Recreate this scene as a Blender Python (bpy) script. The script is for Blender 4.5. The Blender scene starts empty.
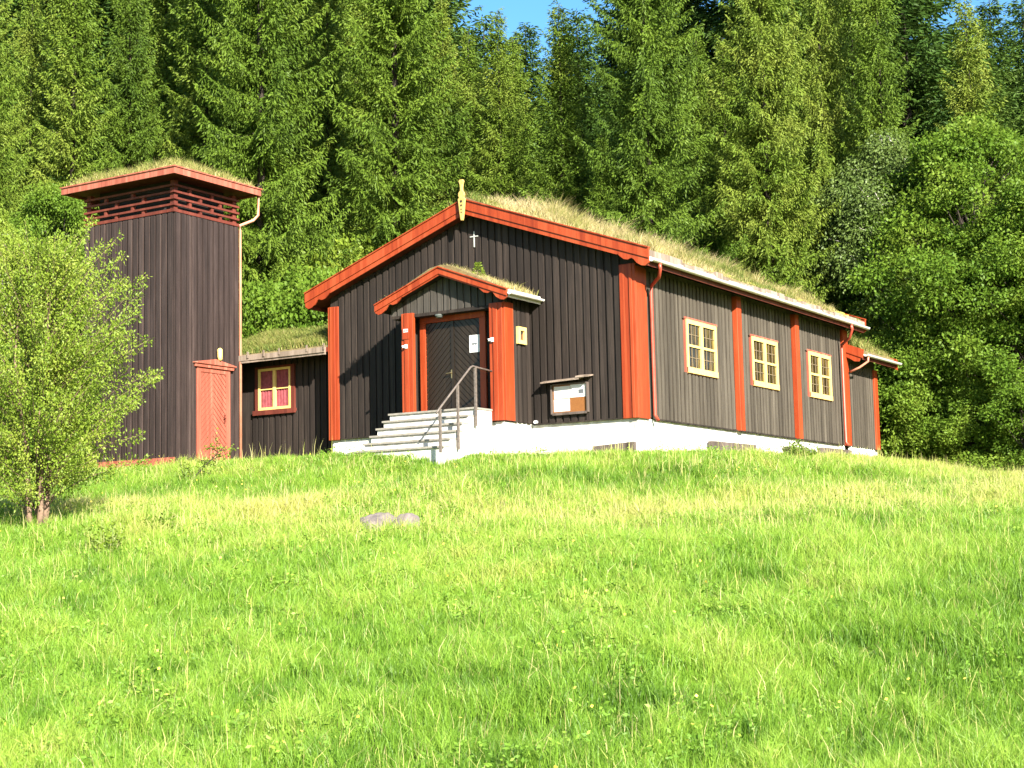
import bpy, math, random
import numpy as np
from mathutils import Matrix, Vector
random.seed(7); RNG=np.random.default_rng(11)
S=bpy.context.scene; COL=S.collection
pi=math.pi; R=math.radians

# ------------------------------------------------------------------ camera
CAM=np.array([17.080,-32.833,-3.248]); FPX=1600.0
YAW,PITCH,ROLL=-0.55807,0.10936,-0.021706
fw=np.array([math.sin(YAW)*math.cos(PITCH),math.cos(YAW)*math.cos(PITCH),math.sin(PITCH)])
r0=np.array([math.cos(YAW),-math.sin(YAW),0.0]); u0=np.cross(r0,fw)
rt=r0*math.cos(ROLL)+u0*math.sin(ROLL); up=-r0*math.sin(ROLL)+u0*math.cos(ROLL)
FH=np.array([math.sin(YAW),math.cos(YAW)]); RH=np.array([math.cos(YAW),-math.sin(YAW)])
cd=bpy.data.cameras.new('camera'); cam=bpy.data.objects.new('camera',cd); COL.objects.link(cam)
m=Matrix.Identity(4)
for i in range(3): m[i][0]=rt[i]; m[i][1]=up[i]; m[i][2]=-fw[i]; m[i][3]=CAM[i]
cam.matrix_world=m
cd.sensor_width=36; cd.lens=FPX*36/1024; cd.clip_end=2000; cd.clip_start=.1
S.camera=cam

# ------------------------------------------------------------------ tagging
def tag(o,label=None,cat=None,group=None,kind=None):
    if label: o['label']=label
    if cat: o['category']=cat
    if group: o['group']=group
    if kind: o['kind']=kind
    return o
def empty(name,loc,label,cat,group=None,rz=0):
    o=bpy.data.objects.new(name,None); COL.objects.link(o); o.location=loc; o.rotation_euler.z=rz
    o.empty_display_size=.2
    return tag(o,label,cat,group)

# ------------------------------------------------------------------ mesh builder
class MB:
    def __init__(s): s.v=[]; s.f=[]; s.m=[]
    def add(s,vs,fs,mi=0):
        b=len(s.v); s.v+= [tuple(map(float,v)) for v in vs]; s.f+=[tuple(b+i for i in f) for f in fs]; s.m+=[mi]*len(fs); return s
    def box(s,x0,x1,y0,y1,z0,z1,mi=0):
        return s.add([(x0,y0,z0),(x1,y0,z0),(x1,y1,z0),(x0,y1,z0),(x0,y0,z1),(x1,y0,z1),(x1,y1,z1),(x0,y1,z1)],
          [(0,3,2,1),(4,5,6,7),(0,1,5,4),(1,2,6,5),(2,3,7,6),(3,0,4,7)],mi)
    def hexa(s,p,mi=0):   # 8 points, bottom ring then top ring
        return s.add(p,[(0,3,2,1),(4,5,6,7),(0,1,5,4),(1,2,6,5),(2,3,7,6),(3,0,4,7)],mi)
    def prism(s,poly,axis,a,b,mi=0): # poly of 2-tuples in the two other axes
        n=len(poly)
        def P(q,t):
            if axis=='y': return (q[0],t,q[1])
            if axis=='x': return (t,q[0],q[1])
            return (q[0],q[1],t)
        vs=[P(q,a) for q in poly]+[P(q,b) for q in poly]
        fs=[tuple(range(n)),tuple(range(2*n-1,n-1,-1))]+[(i,i+n,(i+1)%n+n,(i+1)%n) for i in range(n)]
        return s.add(vs,fs,mi)
    def tube(s,pts,rad,n=8,mi=0):
        pts=[Vector(p) for p in pts]; rs=rad if isinstance(rad,(list,tuple)) else [rad]*len(pts)
        rings=[]; 
        for i,p in enumerate(pts):
            d=(pts[min(i+1,len(pts)-1)]-pts[max(i-1,0)]).normalized()
            a=d.cross(Vector((0,0,1))); 
            if a.length<.05: a=d.cross(Vector((1,0,0)))
            a.normalize(); b=d.cross(a)
            rings.append([p+(a*math.cos(2*pi*k/n)+b*math.sin(2*pi*k/n))*rs[i] for k in range(n)])
        vs=[v for r in rings for v in r]; fs=[]
        for i in range(len(pts)-1):
            for k in range(n): fs.append((i*n+k,i*n+(k+1)%n,(i+1)*n+(k+1)%n,(i+1)*n+k))
        fs.append(tuple(range(n-1,-1,-1))); fs.append(tuple((len(pts)-1)*n+k for k in range(n)))
        return s.add(vs,fs,mi)
    def build(s,name,mat,parent=None,smooth=False,bevel=0):
        me=bpy.data.meshes.new(name); me.from_pydata(s.v,[],s.f)
        for mt in (mat if isinstance(mat,(list,tuple)) else [mat]): me.materials.append(mt)
        me.polygons.foreach_set('material_index',s.m)
        import bmesh
        bm=bmesh.new(); bm.from_mesh(me); bmesh.ops.recalc_face_normals(bm,faces=bm.faces); bm.to_mesh(me); bm.free()
        if smooth: me.polygons.foreach_set('use_smooth',[True]*len(me.polygons))
        o=bpy.data.objects.new(name,me); COL.objects.link(o)
        if parent is not None:
            o.parent=parent
            w=Vector((0,0,0)); q=parent
            while q is not None: w+=Vector(q.location); q=q.parent
            o.location=-w      # geometry was written in world coordinates
        if bevel:
            md=o.modifiers.new('bevel','BEVEL'); md.width=bevel; md.segments=2; md.limit_method='ANGLE'
        return o

def np_mesh(name,V,F,k,mat,attr=None,smooth=False):
    """V (n,3), F (m,k) index array, one size of face"""
    me=bpy.data.meshes.new(name); n=len(V); mm=len(F)
    me.vertices.add(n); me.vertices.foreach_set('co',np.ascontiguousarray(V,dtype=np.float32).ravel())
    me.loops.add(mm*k); me.loops.foreach_set('vertex_index',np.ascontiguousarray(F,dtype=np.int32).ravel())
    me.polygons.add(mm); me.polygons.foreach_set('loop_start',np.arange(0,mm*k,k,dtype=np.int32))
    me.update(calc_edges=True)
    if attr is not None:
        a=me.attributes.new('tint','FLOAT','POINT'); a.data.foreach_set('value',np.ascontiguousarray(attr,dtype=np.float32))
    me.materials.append(mat)
    return me

# ------------------------------------------------------------------ noise
_L=np.random.default_rng(5).random((256,256))
def vnoise(x,y):
    xi=np.floor(x).astype(int); yi=np.floor(y).astype(int); fx=x-xi; fy=y-yi
    fx=fx*fx*(3-2*fx); fy=fy*fy*(3-2*fy)
    g=lambda a,b:_L[a%256,b%256]
    return (g(xi,yi)*(1-fx)+g(xi+1,yi)*fx)*(1-fy)+(g(xi,yi+1)*(1-fx)+g(xi+1,yi+1)*fx)*fy
def fbm(x,y,o=3):
    s=0;a=.5;t=0
    for i in range(o): s=s+a*vnoise(x*2**i+17*i,y*2**i+31*i); t+=a; a*=.5
    return s/t

# ------------------------------------------------------------------ terrain
POLY=[(-18,-3.4),(-11.5,-3.6),(-6,-3.8),(-2.6,-2.4),(.5,-.7),(1.2,1),(1.0,17.0),(-2,22),(-20,22),(-22,4)]
def poly_dist(x,y):
    P=np.array(POLY); n=len(P); d=np.full(x.shape,1e9); inside=np.zeros(x.shape,bool)
    for i in range(n):
        a=P[i]; b=P[(i+1)%n]; e=b-a
        wx=x-a[0]; wy=y-a[1]; t=np.clip((wx*e[0]+wy*e[1])/(e@e),0,1)
        d=np.minimum(d,np.hypot(wx-e[0]*t,wy-e[1]*t))
        c=((a[1]>y)!=(b[1]>y))&(x<(b[0]-a[0])*(y-a[1])/(b[1]-a[1]+1e-12)+a[0]); inside^=c
    return np.where(inside,0,d)
def zt(x,y):
    x=np.asarray(x,float); y=np.asarray(y,float)
    dx=x-CAM[0]; dy=y-CAM[1]; t=dx*FH[0]+dy*FH[1]; l=dx*RH[0]+dy*RH[1]
    tt=np.where(t<31,t,31+(t-31)*.40); tt=np.maximum(tt,-5)
    base=-4.95+.157*(np.minimum(tt,31+17*.40)-13)
    base=base+np.where(t>50,(t-50)*.03,0)*(t<120)+np.where(t>=120,2.1,0)
    base=base-np.clip((l-8)*.05,0,1.2)*np.clip((t-30)/10,0,1)-np.clip((t-50.5)/6,0,1)*np.clip((l-11)/4,0,1)*1.3-.35*np.clip((l-12.5)/3,0,1)*np.clip((t-38)/8,0,1)
    pd=poly_dist(x,y)
    pad=-1.0+.030*np.clip(y,0,17)+.15*np.clip((-x-2.6)/1.2,0,1)*np.clip((x+20)/5,0,1)
    pad=pad-.02*pd*pd*np.clip(pd/1.5,0,1)-.30*pd
    k=.35; d=(pad-base)
    z=base+np.where(d/k>20,d,k*np.log1p(np.exp(np.clip(d/k,-30,20))))
    amp=np.clip(pd/2,0,1)
    z=z+amp*((fbm(x*.22,y*.22,2)-.5)*.55+(fbm(x*.9+9,y*.9,2)-.5)*(.24+.24*np.exp(-((pd-3.5)/2.5)**2)))
    return z
def hit(px,py):
    d=(px-512)/FPX*rt-(py-384)/FPX*up+fw
    t=8.0
    while t<140:
        P=CAM+d*t
        if P[2]<float(zt(P[0],P[1])): return P
        t+=.03
    return P
def at(px,t):
    """ground point at depth t on the bearing of column px"""
    d=np.array([(px-512)/FPX*rt[0]+fw[0],(px-512)/FPX*rt[1]+fw[1]])
    k=t/(d@FH); p=CAM[:2]+d*k
    return float(p[0]),float(p[1]),float(zt(p[0],p[1]))

# ------------------------------------------------------------------ materials
def newmat(name):
    mt=bpy.data.materials.new(name); mt.use_nodes=True; nt=mt.node_tree; b=nt.nodes['Principled BSDF']
    return mt,nt,b
def N(nt,t,**kw):
    n=nt.nodes.new(t)
    for k,v in kw.items(): setattr(n,k,v)
    return n
def ramp(nt,fac,stops):
    r=N(nt,'ShaderNodeValToRGB'); e=r.color_ramp.elements
    while len(e)<len(stops): e.new(.5)
    for i,(p,c) in enumerate(stops): e[i].position=p; e[i].color=(*c,1)
    nt.links.new(fac,r.inputs[0]); return r
def noise(nt,vec,scale,detail=4,rough=.6):
    n=N(nt,'ShaderNodeTexNoise'); n.inputs['Scale'].default_value=scale; n.inputs['Detail'].default_value=detail; n.inputs['Roughness'].default_value=rough
    if vec is not None: nt.links.new(vec,n.inputs['Vector'])
    return n
def mapping(nt,scale):
    g=N(nt,'ShaderNodeNewGeometry'); mp=N(nt,'ShaderNodeMapping'); mp.inputs['Scale'].default_value=scale
    nt.links.new(g.outputs['Position'],mp.inputs[0]); return mp.outputs[0]
def wood(name,c0,c1,c2,rough=.75,spec=.3,sx=1.0,bump=.25):
    mt,nt,b=newmat(name)
    v=mapping(nt,(9*sx,9*sx,.7)); n1=noise(nt,v,1.0,6,.65)
    v2=mapping(nt,(60,60,2.0)); n2=noise(nt,v2,1.0,4,.7)
    v3=mapping(nt,(5.1,5.1,.02)); n3=N(nt,'ShaderNodeTexVoronoi'); nt.links.new(v3,n3.inputs['Vector']); n3.inputs['Scale'].default_value=1
    mx=N(nt,'ShaderNodeMath',operation='MULTIPLY_ADD'); nt.links.new(n2.outputs[0],mx.inputs[0]); mx.inputs[1].default_value=.35
    m2=N(nt,'ShaderNodeMath',operation='MULTIPLY'); nt.links.new(n1.outputs[0],m2.inputs[0]); m2.inputs[1].default_value=.55; nt.links.new(m2.outputs[0],mx.inputs[2])
    sp=N(nt,'ShaderNodeSeparateColor'); nt.links.new(n3.outputs['Color'],sp.inputs[0])
    m3=N(nt,'ShaderNodeMath',operation='MULTIPLY_ADD'); nt.links.new(sp.outputs[0],m3.inputs[0]); m3.inputs[1].default_value=.22; nt.links.new(mx.outputs[0],m3.inputs[2])
    r=ramp(nt,m3.outputs[0],[(.3,c0),(.55,c1),(.8,c2)]); nt.links.new(r.outputs[0],b.inputs['Base Color'])
    b.inputs['Roughness'].default_value=rough; b.inputs['Specular IOR Level'].default_value=spec
    bp=N(nt,'ShaderNodeBump'); bp.inputs['Strength'].default_value=bump; bp.inputs['Distance'].default_value=.01; nt.links.new(n2.outputs[0],bp.inputs['Height']); nt.links.new(bp.outputs[0],b.inputs['Normal'])
    return mt
def plain(name,c,c2=None,rough=.6,spec=.4,scale=6,metal=0,bump=0):
    mt,nt,b=newmat(name); v=mapping(nt,(1,1,1)); n=noise(nt,v,scale,5,.65)
    r=ramp(nt,n.outputs[0],[(.35,c),(.7,c2 or tuple(x*.8 for x in c))]); nt.links.new(r.outputs[0],b.inputs['Base Color'])
    b.inputs['Roughness'].default_value=rough; b.inputs['Specular IOR Level'].default_value=spec; b.inputs['Metallic'].default_value=metal
    if bump:
        n2=noise(nt,v,scale*5,4); bp=N(nt,'ShaderNodeBump'); bp.inputs['Strength'].default_value=bump; bp.inputs['Distance'].default_value=.02; nt.links.new(n2.outputs[0],bp.inputs['Height']); nt.links.new(bp.outputs[0],b.inputs['Normal'])
    return mt
def leafmat(name,stops,trans=.35,nscale=.9,attr=False,rough=.5,rnd=.25,spec=.25):
    mt,nt,b=newmat(name)
    if attr:
        a=N(nt,'ShaderNodeAttribute'); a.attribute_name='tint'; fac=a.outputs['Fac']
    else:
        tc=N(nt,'ShaderNodeTexCoord'); n=noise(nt,tc.outputs['Object'],nscale,3); g=noise(nt,tc.outputs['Object'],9,2)
        oi=N(nt,'ShaderNodeObjectInfo')
        m1=N(nt,'ShaderNodeMath',operation='MULTIPLY_ADD'); nt.links.new(g.outputs[0],m1.inputs[0]); m1.inputs[1].default_value=.45; nt.links.new(n.outputs[0],m1.inputs[2])
        m2=N(nt,'ShaderNodeMath',operation='MULTIPLY_ADD'); nt.links.new(oi.outputs['Random'],m2.inputs[0]); m2.inputs[1].default_value=rnd; nt.links.new(m1.outputs[0],m2.inputs[2])
        m3=N(nt,'ShaderNodeMath',operation='SUBTRACT'); nt.links.new(m2.outputs[0],m3.inputs[0]); m3.inputs[1].default_value=.225+rnd/2; fac=m3.outputs[0]
    r=ramp(nt,fac,stops)
    nt.links.new(r.outputs[0],b.inputs['Base Color']); b.inputs['Roughness'].default_value=rough; b.inputs['Specular IOR Level'].default_value=spec
    tr=N(nt,'ShaderNodeBsdfTranslucent'); hs=N(nt,'ShaderNodeHueSaturation'); hs.inputs['Value'].default_value=1.25; hs.inputs['Hue'].default_value=.485
    nt.links.new(r.outputs[0],hs.inputs['Color']); nt.links.new(hs.outputs[0],tr.inputs[0])
    mx=N(nt,'ShaderNodeMixShader'); mx.inputs[0].default_value=trans
    nt.links.new(b.outputs[0],mx.inputs[1]); nt.links.new(tr.outputs[0],mx.inputs[2]); nt.links.new(mx.outputs[0],nt.nodes['Material Output'].inputs[0])
    return mt
M={}
M['front']=wood('tarred_boards',(.007,.0048,.004),(.0165,.0118,.0095),(.038,.028,.023),rough=.75,spec=.25,bump=.5)
M['side']=wood('grey_brown_boards',(.022,.018,.014),(.055,.046,.036),(.102,.088,.070),rough=.8,spec=.2)  # lighter, greyer tone than the front boards
M['tower']=wood('purple_brown_boards',(.009,.006,.0055),(.026,.017,.0155),(.060,.042,.038),rough=.75,spec=.25)
M['gable']=wood('grey_boards',(.018,.016,.014),(.038,.033,.028),(.075,.066,.058))
M['red']=wood('red_paint',(.12,.013,.003),(.23,.032,.007),(.31,.065,.022),rough=.55,spec=.3,bump=.08)
M['redfade']=wood('faded_red_paint',(.15,.034,.020),(.25,.070,.045),(.36,.14,.095),rough=.65,bump=.08)
M['redpipe']=plain('red_lacquer_metal',(.30,.045,.025),(.36,.07,.045),rough=.4,scale=3)
M['salmon']=plain('salmon_metal',(.42,.16,.10),(.52,.24,.16),rough=.45,scale=3)
M['reddark']=wood('dark_red_paint',(.05,.010,.006),(.095,.019,.011),(.14,.034,.021),rough=.7,bump=.1)
M['cream']=plain('cream_paint',(.58,.42,.13),(.62,.47,.17),rough=.5,scale=5)
M['cream2']=plain('carved_yellow_wood',(.36,.23,.06),(.46,.33,.12),rough=.6,scale=14)
M['white']=plain('white_plaster',(.60,.585,.56),(.30,.285,.26),rough=.85,scale=3.5,bump=.35,spec=.2)
M['concrete']=plain('grey_step_nosing',(.24,.22,.19),(.15,.14,.12),rough=.9,scale=9,bump=.2)
M['whitemetal']=plain('white_gutter_metal',(.52,.50,.47),(.36,.34,.31),rough=.35,scale=4)
M['iron']=plain('brown_painted_steel',(.07,.058,.05),(.14,.115,.10),rough=.45,scale=20)
M['darkdoor']=wood('dark_door_boards',(.006,.003,.0012),(.011,.0065,.003),(.024,.015,.008),rough=.45,spec=.45)
M['dark']=plain('dark_void',(.012,.010,.009),(.02,.017,.015),rough=.9)
M['brass']=plain('worn_brass',(.35,.28,.15),(.2,.16,.09),rough=.35,metal=.8)
M['paper']=plain('white_paper',(.55,.55,.55),(.46,.46,.47),rough=.7,scale=3)
M['ink']=plain('dark_ink',(.06,.07,.08),(.09,.10,.11),rough=.8)
M['cork']=plain('cork_board',(.15,.055,.012),(.20,.08,.018),rough=.8,scale=40)
M['greywood']=wood('grey_weathered_plank',(.08,.06,.045),(.17,.13,.10),(.28,.22,.18),sx=1)
M['bark_log']=wood('birch_bark_edge',(.05,.035,.025),(.17,.13,.10),(.30,.25,.21))
M['eavegrey']=plain('dull_brass_bars',(.16,.12,.07),(.10,.075,.045),rough=.5)
M['darkwood']=wood('dark_brown_wood',(.03,.022,.018),(.075,.058,.05),(.13,.10,.09))
M['rock']=plain('lichen_rock',(.17,.14,.13),(.09,.075,.07),rough=.9,scale=7,bump=.6)
M['soil']=plain('turf_soil',(.10,.075,.035),(.16,.13,.05),rough=.95,scale=8,bump=.5)
M['curtain']=plain('red_curtain',(.24,.05,.06),(.13,.022,.028),rough=.8,scale=11)
M['bark']=plain('spruce_bark',(.035,.026,.02),(.02,.015,.012),rough=.95,scale=12,bump=.5)
M['birchbark']=plain('pinkish_bark',(.20,.13,.09),(.08,.05,.035),rough=.85,scale=8,bump=.3)
M['palebark']=plain('pale_grey_bark',(.42,.40,.36),(.22,.20,.17),rough=.85,scale=6,bump=.3)
M['glassgrey']=plain('frosted_lamp_glass',(.08,.09,.08),(.06,.065,.06),rough=.25)
# window glass: dark room and yellow reflections painted into the base colour; a real glossy coat
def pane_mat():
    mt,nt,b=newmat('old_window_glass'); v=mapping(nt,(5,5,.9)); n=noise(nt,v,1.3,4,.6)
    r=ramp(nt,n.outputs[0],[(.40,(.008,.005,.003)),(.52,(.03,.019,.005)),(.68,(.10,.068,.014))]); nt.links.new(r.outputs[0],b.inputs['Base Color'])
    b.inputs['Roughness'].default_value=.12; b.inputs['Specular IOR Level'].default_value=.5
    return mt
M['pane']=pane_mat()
M['grass']=leafmat('grass_blade',[(0,(.075,.165,.014)),(.3,(.175,.315,.032)),(.6,(.275,.395,.058)),(.8,(.40,.41,.11)),(1,(.46,.41,.19))],trans=.45,attr=True,rough=.45,spec=.3)
M['drygrass']=leafmat('dry_roof_grass',[(0,(.08,.13,.02)),(.3,(.20,.21,.05)),(.55,(.34,.29,.12)),(1,(.50,.41,.24))],trans=.3,attr=True,rough=.6)
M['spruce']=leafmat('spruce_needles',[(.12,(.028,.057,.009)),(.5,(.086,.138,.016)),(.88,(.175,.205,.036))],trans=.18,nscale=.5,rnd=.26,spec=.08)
M['spruceshade']=leafmat('shaded_spruce_needles',[(.15,(.020,.046,.010)),(.5,(.046,.088,.015)),(.85,(.082,.125,.022))],trans=.15,nscale=.5,spec=.08)  # darker copy of the spruce needles, forest-depth shade put into the colour
M['broad']=leafmat('broad_leaves',[(.12,(.035,.085,.009)),(.5,(.095,.165,.017)),(.88,(.21,.275,.04))],trans=.36,nscale=.6,rnd=.16,spec=.12)
M['birch']=leafmat('grey_green_leaves',[(.15,(.06,.10,.022)),(.5,(.11,.16,.035)),(.85,(.18,.22,.06))],trans=.3,nscale=.6)
M['young']=leafmat('young_tree_leaves',[(.15,(.075,.13,.012)),(.5,(.15,.22,.022)),(.85,(.28,.32,.055))],trans=.35,nscale=1.2,rnd=.1)

# ground sheet material
def ground_mat():
    mt,nt,b=newmat('meadow_ground'); v=mapping(nt,(1,1,1)); n=noise(nt,v,.35,4); n2=noise(nt,v,14,5,.7)
    mx=N(nt,'ShaderNodeMath',operation='MULTIPLY_ADD'); nt.links.new(n2.outputs[0],mx.inputs[0]); mx.inputs[1].default_value=.6; nt.links.new(n.outputs[0],mx.inputs[2])
    r=ramp(nt,mx.outputs[0],[(.5,(.05,.085,.012)),(.8,(.11,.18,.02)),(1.,(.20,.22,.05))]); nt.links.new(r.outputs[0],b.inputs['Base Color']); b.inputs['Roughness'].default_value=1; b.inputs['Specular IOR Level'].default_value=.1
    bp=N(nt,'ShaderNodeBump'); bp.inputs['Strength'].default_value=.8; bp.inputs['Distance'].default_value=.06; nt.links.new(n2.outputs[0],bp.inputs['Height']); nt.links.new(bp.outputs[0],b.inputs['Normal'])
    return mt
M['ground']=ground_mat()

# ------------------------------------------------------------------ ground
n=300
g=np.linspace(-1,1,n); gx=np.sinh(g*4.2)/np.sinh(4.2)*900
X,Y=np.meshgrid(gx-2,gx-6,indexing='ij')
Z=zt(X,Y); V=np.stack([X.ravel(),Y.ravel(),Z.ravel()],1)
i,j=np.meshgrid(np.arange(n-1),np.arange(n-1),indexing='ij'); a=(i*n+j).ravel()
F=np.stack([a,a+n,a+n+1,a+1],1)
me=np_mesh('meadow_ground',V,F,4,M['ground']); me.polygons.foreach_set('use_smooth',[True]*len(F))
go=bpy.data.objects.new('meadow_ground',me); COL.objects.link(go); tag(go,kind='structure')

# ------------------------------------------------------------------ grass blades
def blades(P,h,w,lean,tint,name,mat,stiff=.5):
    """curved 3-quad-ish blades: 5 verts, faces as tris (3)"""
    n=len(P); a=RNG.random(n)*2*pi; la=RNG.random(n)*2*pi
    side=np.stack([np.cos(a),np.sin(a),np.zeros(n)],1)*(w[:,None]*.5)
    ld=np.stack([np.cos(la),np.sin(la),np.zeros(n)],1)*(h*lean)[:,None]
    upv=np.stack([np.zeros(n),np.zeros(n),h],1)
    b0=P-side; b1=P+side; mid=P+upv*.55+ld*.28; m0=mid-side*.8; m1=mid+side*.8
    tip=P+upv*(1-.25*lean[:,None])+ld
    V=np.stack([b0,b1,m0,m1,tip],1).reshape(-1,3)
    k=np.arange(n)[:,None]*5
    F=np.concatenate([k+np.array([[0,1,3]]),k+np.array([[0,3,2]]),k+np.array([[2,3,4]])],1).reshape(-1,3)
    return np_mesh(name,V,F,3,mat,np.repeat(tint,5))
FOOT=[(-15.6,-12.1,-2.6,0),(-13,-9,.55,6),(-9.05,.03,0,14),(-6,.03,13.6,16.8),(-5.62,-3.12,-3.25,0),(-6,-2.8,-1.3,0)]
def off_foot(x,y,m=0.02):
    k=np.ones(x.shape,bool)
    for (a,b,c,d) in FOOT: k&=~((x>a-m)&(x<b+m)&(y>c-m)&(y<d+m))
    return k
def meadow(n,t0,t1,pw,spread=.40):
    u=RNG.random(n); t=(t0**pw+(t1**pw-t0**pw)*u)**(1/pw)
    l=(RNG.random(n)*2-1)*(t*spread+1)
    x=CAM[0]+t*FH[0]+l*RH[0]; y=CAM[1]+t*FH[1]+l*RH[1]
    k=off_foot(x,y); return x[k],y[k],t[k],l[k]
def grass_fields():
    x,y,t,l=meadow(1500000,9.5,52,1.25)
    pd=poly_dist(x,y)
    nz=fbm(x*.5,y*.5,3); nz2=fbm(x*2.1+40,y*2.1,3); nz3=fbm(x*.16+7,y*.16+3,2); cl=fbm(x*5+3,y*5,2)
    # a drier belt along the toe of the bank, and dry tops near the crest
    belt=np.exp(-((pd-8.0)/2.4)**2)*.30*(nz+.45)+np.exp(-((pd-1.2)/1.0)**2)*.08
    right=np.clip((l-4)/8,0,1)*np.clip((t-30)/8,0,1)*.22
    tint=.30+(nz-.5)*.6+(nz2-.5)*.65+(nz3-.5)*.25+belt+right-.17*np.exp(-((pd-4.0)/1.8)**2)*(nz2>.42)+RNG.normal(0,.09,len(x))
    straw=RNG.random(len(x))<(.025+belt*.6+right*.3)
    tint=np.where(straw,.80+RNG.random(len(x))*.2,np.clip(tint,0.02,.78))
    h=(.05+.27*nz2+.36*(cl-.3)+.12*(nz-.5)+.07*np.exp(-((pd-4)/2)**2))*(.7+.6*RNG.random(len(x)))
    h=np.clip(h*.85,.06,.5)*np.where(pd<.6,.62,1)*np.where(straw,1.25,1)
    w=.0034+.00031*t; w=w*(.7+.6*RNG.random(len(x)))
    P=np.stack([x,y,zt(x,y)-.015],1)
    lean=.12+.6*RNG.random(len(x))*(.5+nz2)
    me=blades(P,h,w,lean,tint,'meadow_grass',M['grass'])
    o=bpy.data.objects.new('meadow_grass',me); COL.objects.link(o); tag(o,'bright green uncut meadow grass covering the slope below the church','grass',kind='stuff')
    # seed stalks
    x,y,t,l=meadow(20000,11,50,2.0); pd=poly_dist(x,y)
    dens=.06+1.1*np.exp(-((pd-8.5)/2.6)**2)+.7*np.exp(-((pd-1.5)/1.2)**2)+np.clip(fbm(x*.4+80,y*.4,2)-.45,0,1)*2.5
    k=RNG.random(len(x))<dens*.7; x,y,t=x[k],y[k],t[k]
    h=.22+.10*np.clip((t-12)/18,0,1)+.26*RNG.random(len(x)); P=np.stack([x,y,zt(x,y)],1)
    me=blades(P,h,.0022+.00026*t,.03+.28*RNG.random(len(x))**2,.72+.28*RNG.random(len(x)),'grass_seed_stalks',M['grass'])
    o=bpy.data.objects.new('grass_seed_stalks',me); COL.objects.link(o); tag(o,'thin straw coloured seed stalks standing above the meadow grass','seed stalks',kind='stuff')
grass_fields()
M['herb']=leafmat('herb_leaves',[(0,(.09,.18,.02)),(.5,(.15,.27,.03)),(.8,(.24,.32,.05)),(1,(.75,.62,.10))],trans=.3,attr=True)
def herbs():
    n=3000; x,y,t,l=meadow(n,10,44,1.6); k=fbm(x*.45+20,y*.45+11,2)>.46; x,y=x[k],y[k]
    m=26; X=np.repeat(x,m); Y=np.repeat(y,m); q=len(X); a=RNG.random(q)*6.283; r=.16*RNG.random(q)**.6
    X=X+np.cos(a)*r; Y=Y+np.sin(a)*r; P=np.stack([X,Y,zt(X,Y)+.05+.20*RNG.random(q)],1)
    D=np.stack([np.cos(a),np.sin(a),.2+RNG.normal(0,.3,q)],1)+RNG.normal(0,.3,(q,3)); D/=np.linalg.norm(D,axis=1)[:,None]
    ti=np.clip(np.repeat(RNG.random(len(x))*.7,m)+RNG.normal(0,.06,q),0,.8)
    fl=RNG.random(q)<.012; ti=np.where(fl,1,ti); P[:,2]+=fl*.16; L=np.where(fl,.035,.03+.04*RNG.random(q)); Wd=np.where(fl,.035,L*.5)
    s_=np.cross(D,RNG.normal(size=(q,3))); s_/=np.linalg.norm(s_,axis=1)[:,None]
    V=np.stack([P,P+D*(L*.45)[:,None]+s_*(Wd*.5)[:,None],P+D*L[:,None],P+D*(L*.45)[:,None]-s_*(Wd*.5)[:,None]],1).reshape(-1,3)
    me=np_mesh('meadow_herbs',V,np.arange(4*q).reshape(-1,4),4,M['herb'],np.repeat(ti,4))
    o=bpy.data.objects.new('meadow_herbs',me); COL.objects.link(o); tag(o,'low broad leaved meadow herbs with a few tiny yellow flowers among the grass','meadow herbs',kind='stuff')
herbs()

# ------------------------------------------------------------------ building helpers
def cut_span(z0,z1,a,b,holes):
    """holes: (a0,a1,z0,z1); spans of z left for a board covering a..b"""
    sp=[(z0,z1)]
    for (h0,h1,hz0,hz1) in holes:
        if b>h0 and a<h1:
            ns=[]
            for (p,q) in sp:
                if hz1<=p or hz0>=q: ns.append((p,q)); continue
                if hz0>p: ns.append((p,hz0))
                if hz1<q: ns.append((hz1,q))
            sp=ns
    return [s for s in sp if s[1]-s[0]>.02]
def boards(mb,axis,plane,sgn,a0,a1,z0,ztop,pitch=.2,w=.135,th=.034,holes=()):
    """axis 'x': boards run along x on plane y=plane, proud in sgn*y"""
    rr=random.Random(int(abs(plane*91)+a0*7)); a=a0
    while a<a1-.03:
        ww=w*(.9+.2*rr.random()); b=min(a+ww,a1); t=th*(.85+.3*rr.random())
        p0,p1=sorted((plane,plane+sgn*t)); zb=z0-rr.random()*.012
        za=ztop(a) if callable(ztop) else ztop; zc=ztop(b) if callable(ztop) else ztop
        for (q0,q1) in cut_span(zb,min(za,zc),a,b,holes):
            ta,tb=(za,zc) if q1==min(za,zc) else (q1,q1)
            if axis=='x': mb.hexa([(a,p0,q0),(b,p0,q0),(b,p1,q0),(a,p1,q0),(a,p0,ta),(b,p0,tb),(b,p1,tb),(a,p1,ta)])
            else: mb.hexa([(p0,a,q0),(p1,a,q0),(p1,b,q0),(p0,b,q0),(p0,a,ta),(p1,a,ta),(p1,b,tb),(p0,b,tb)])
        a+=pitch*(.96+.08*rr.random())
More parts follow.
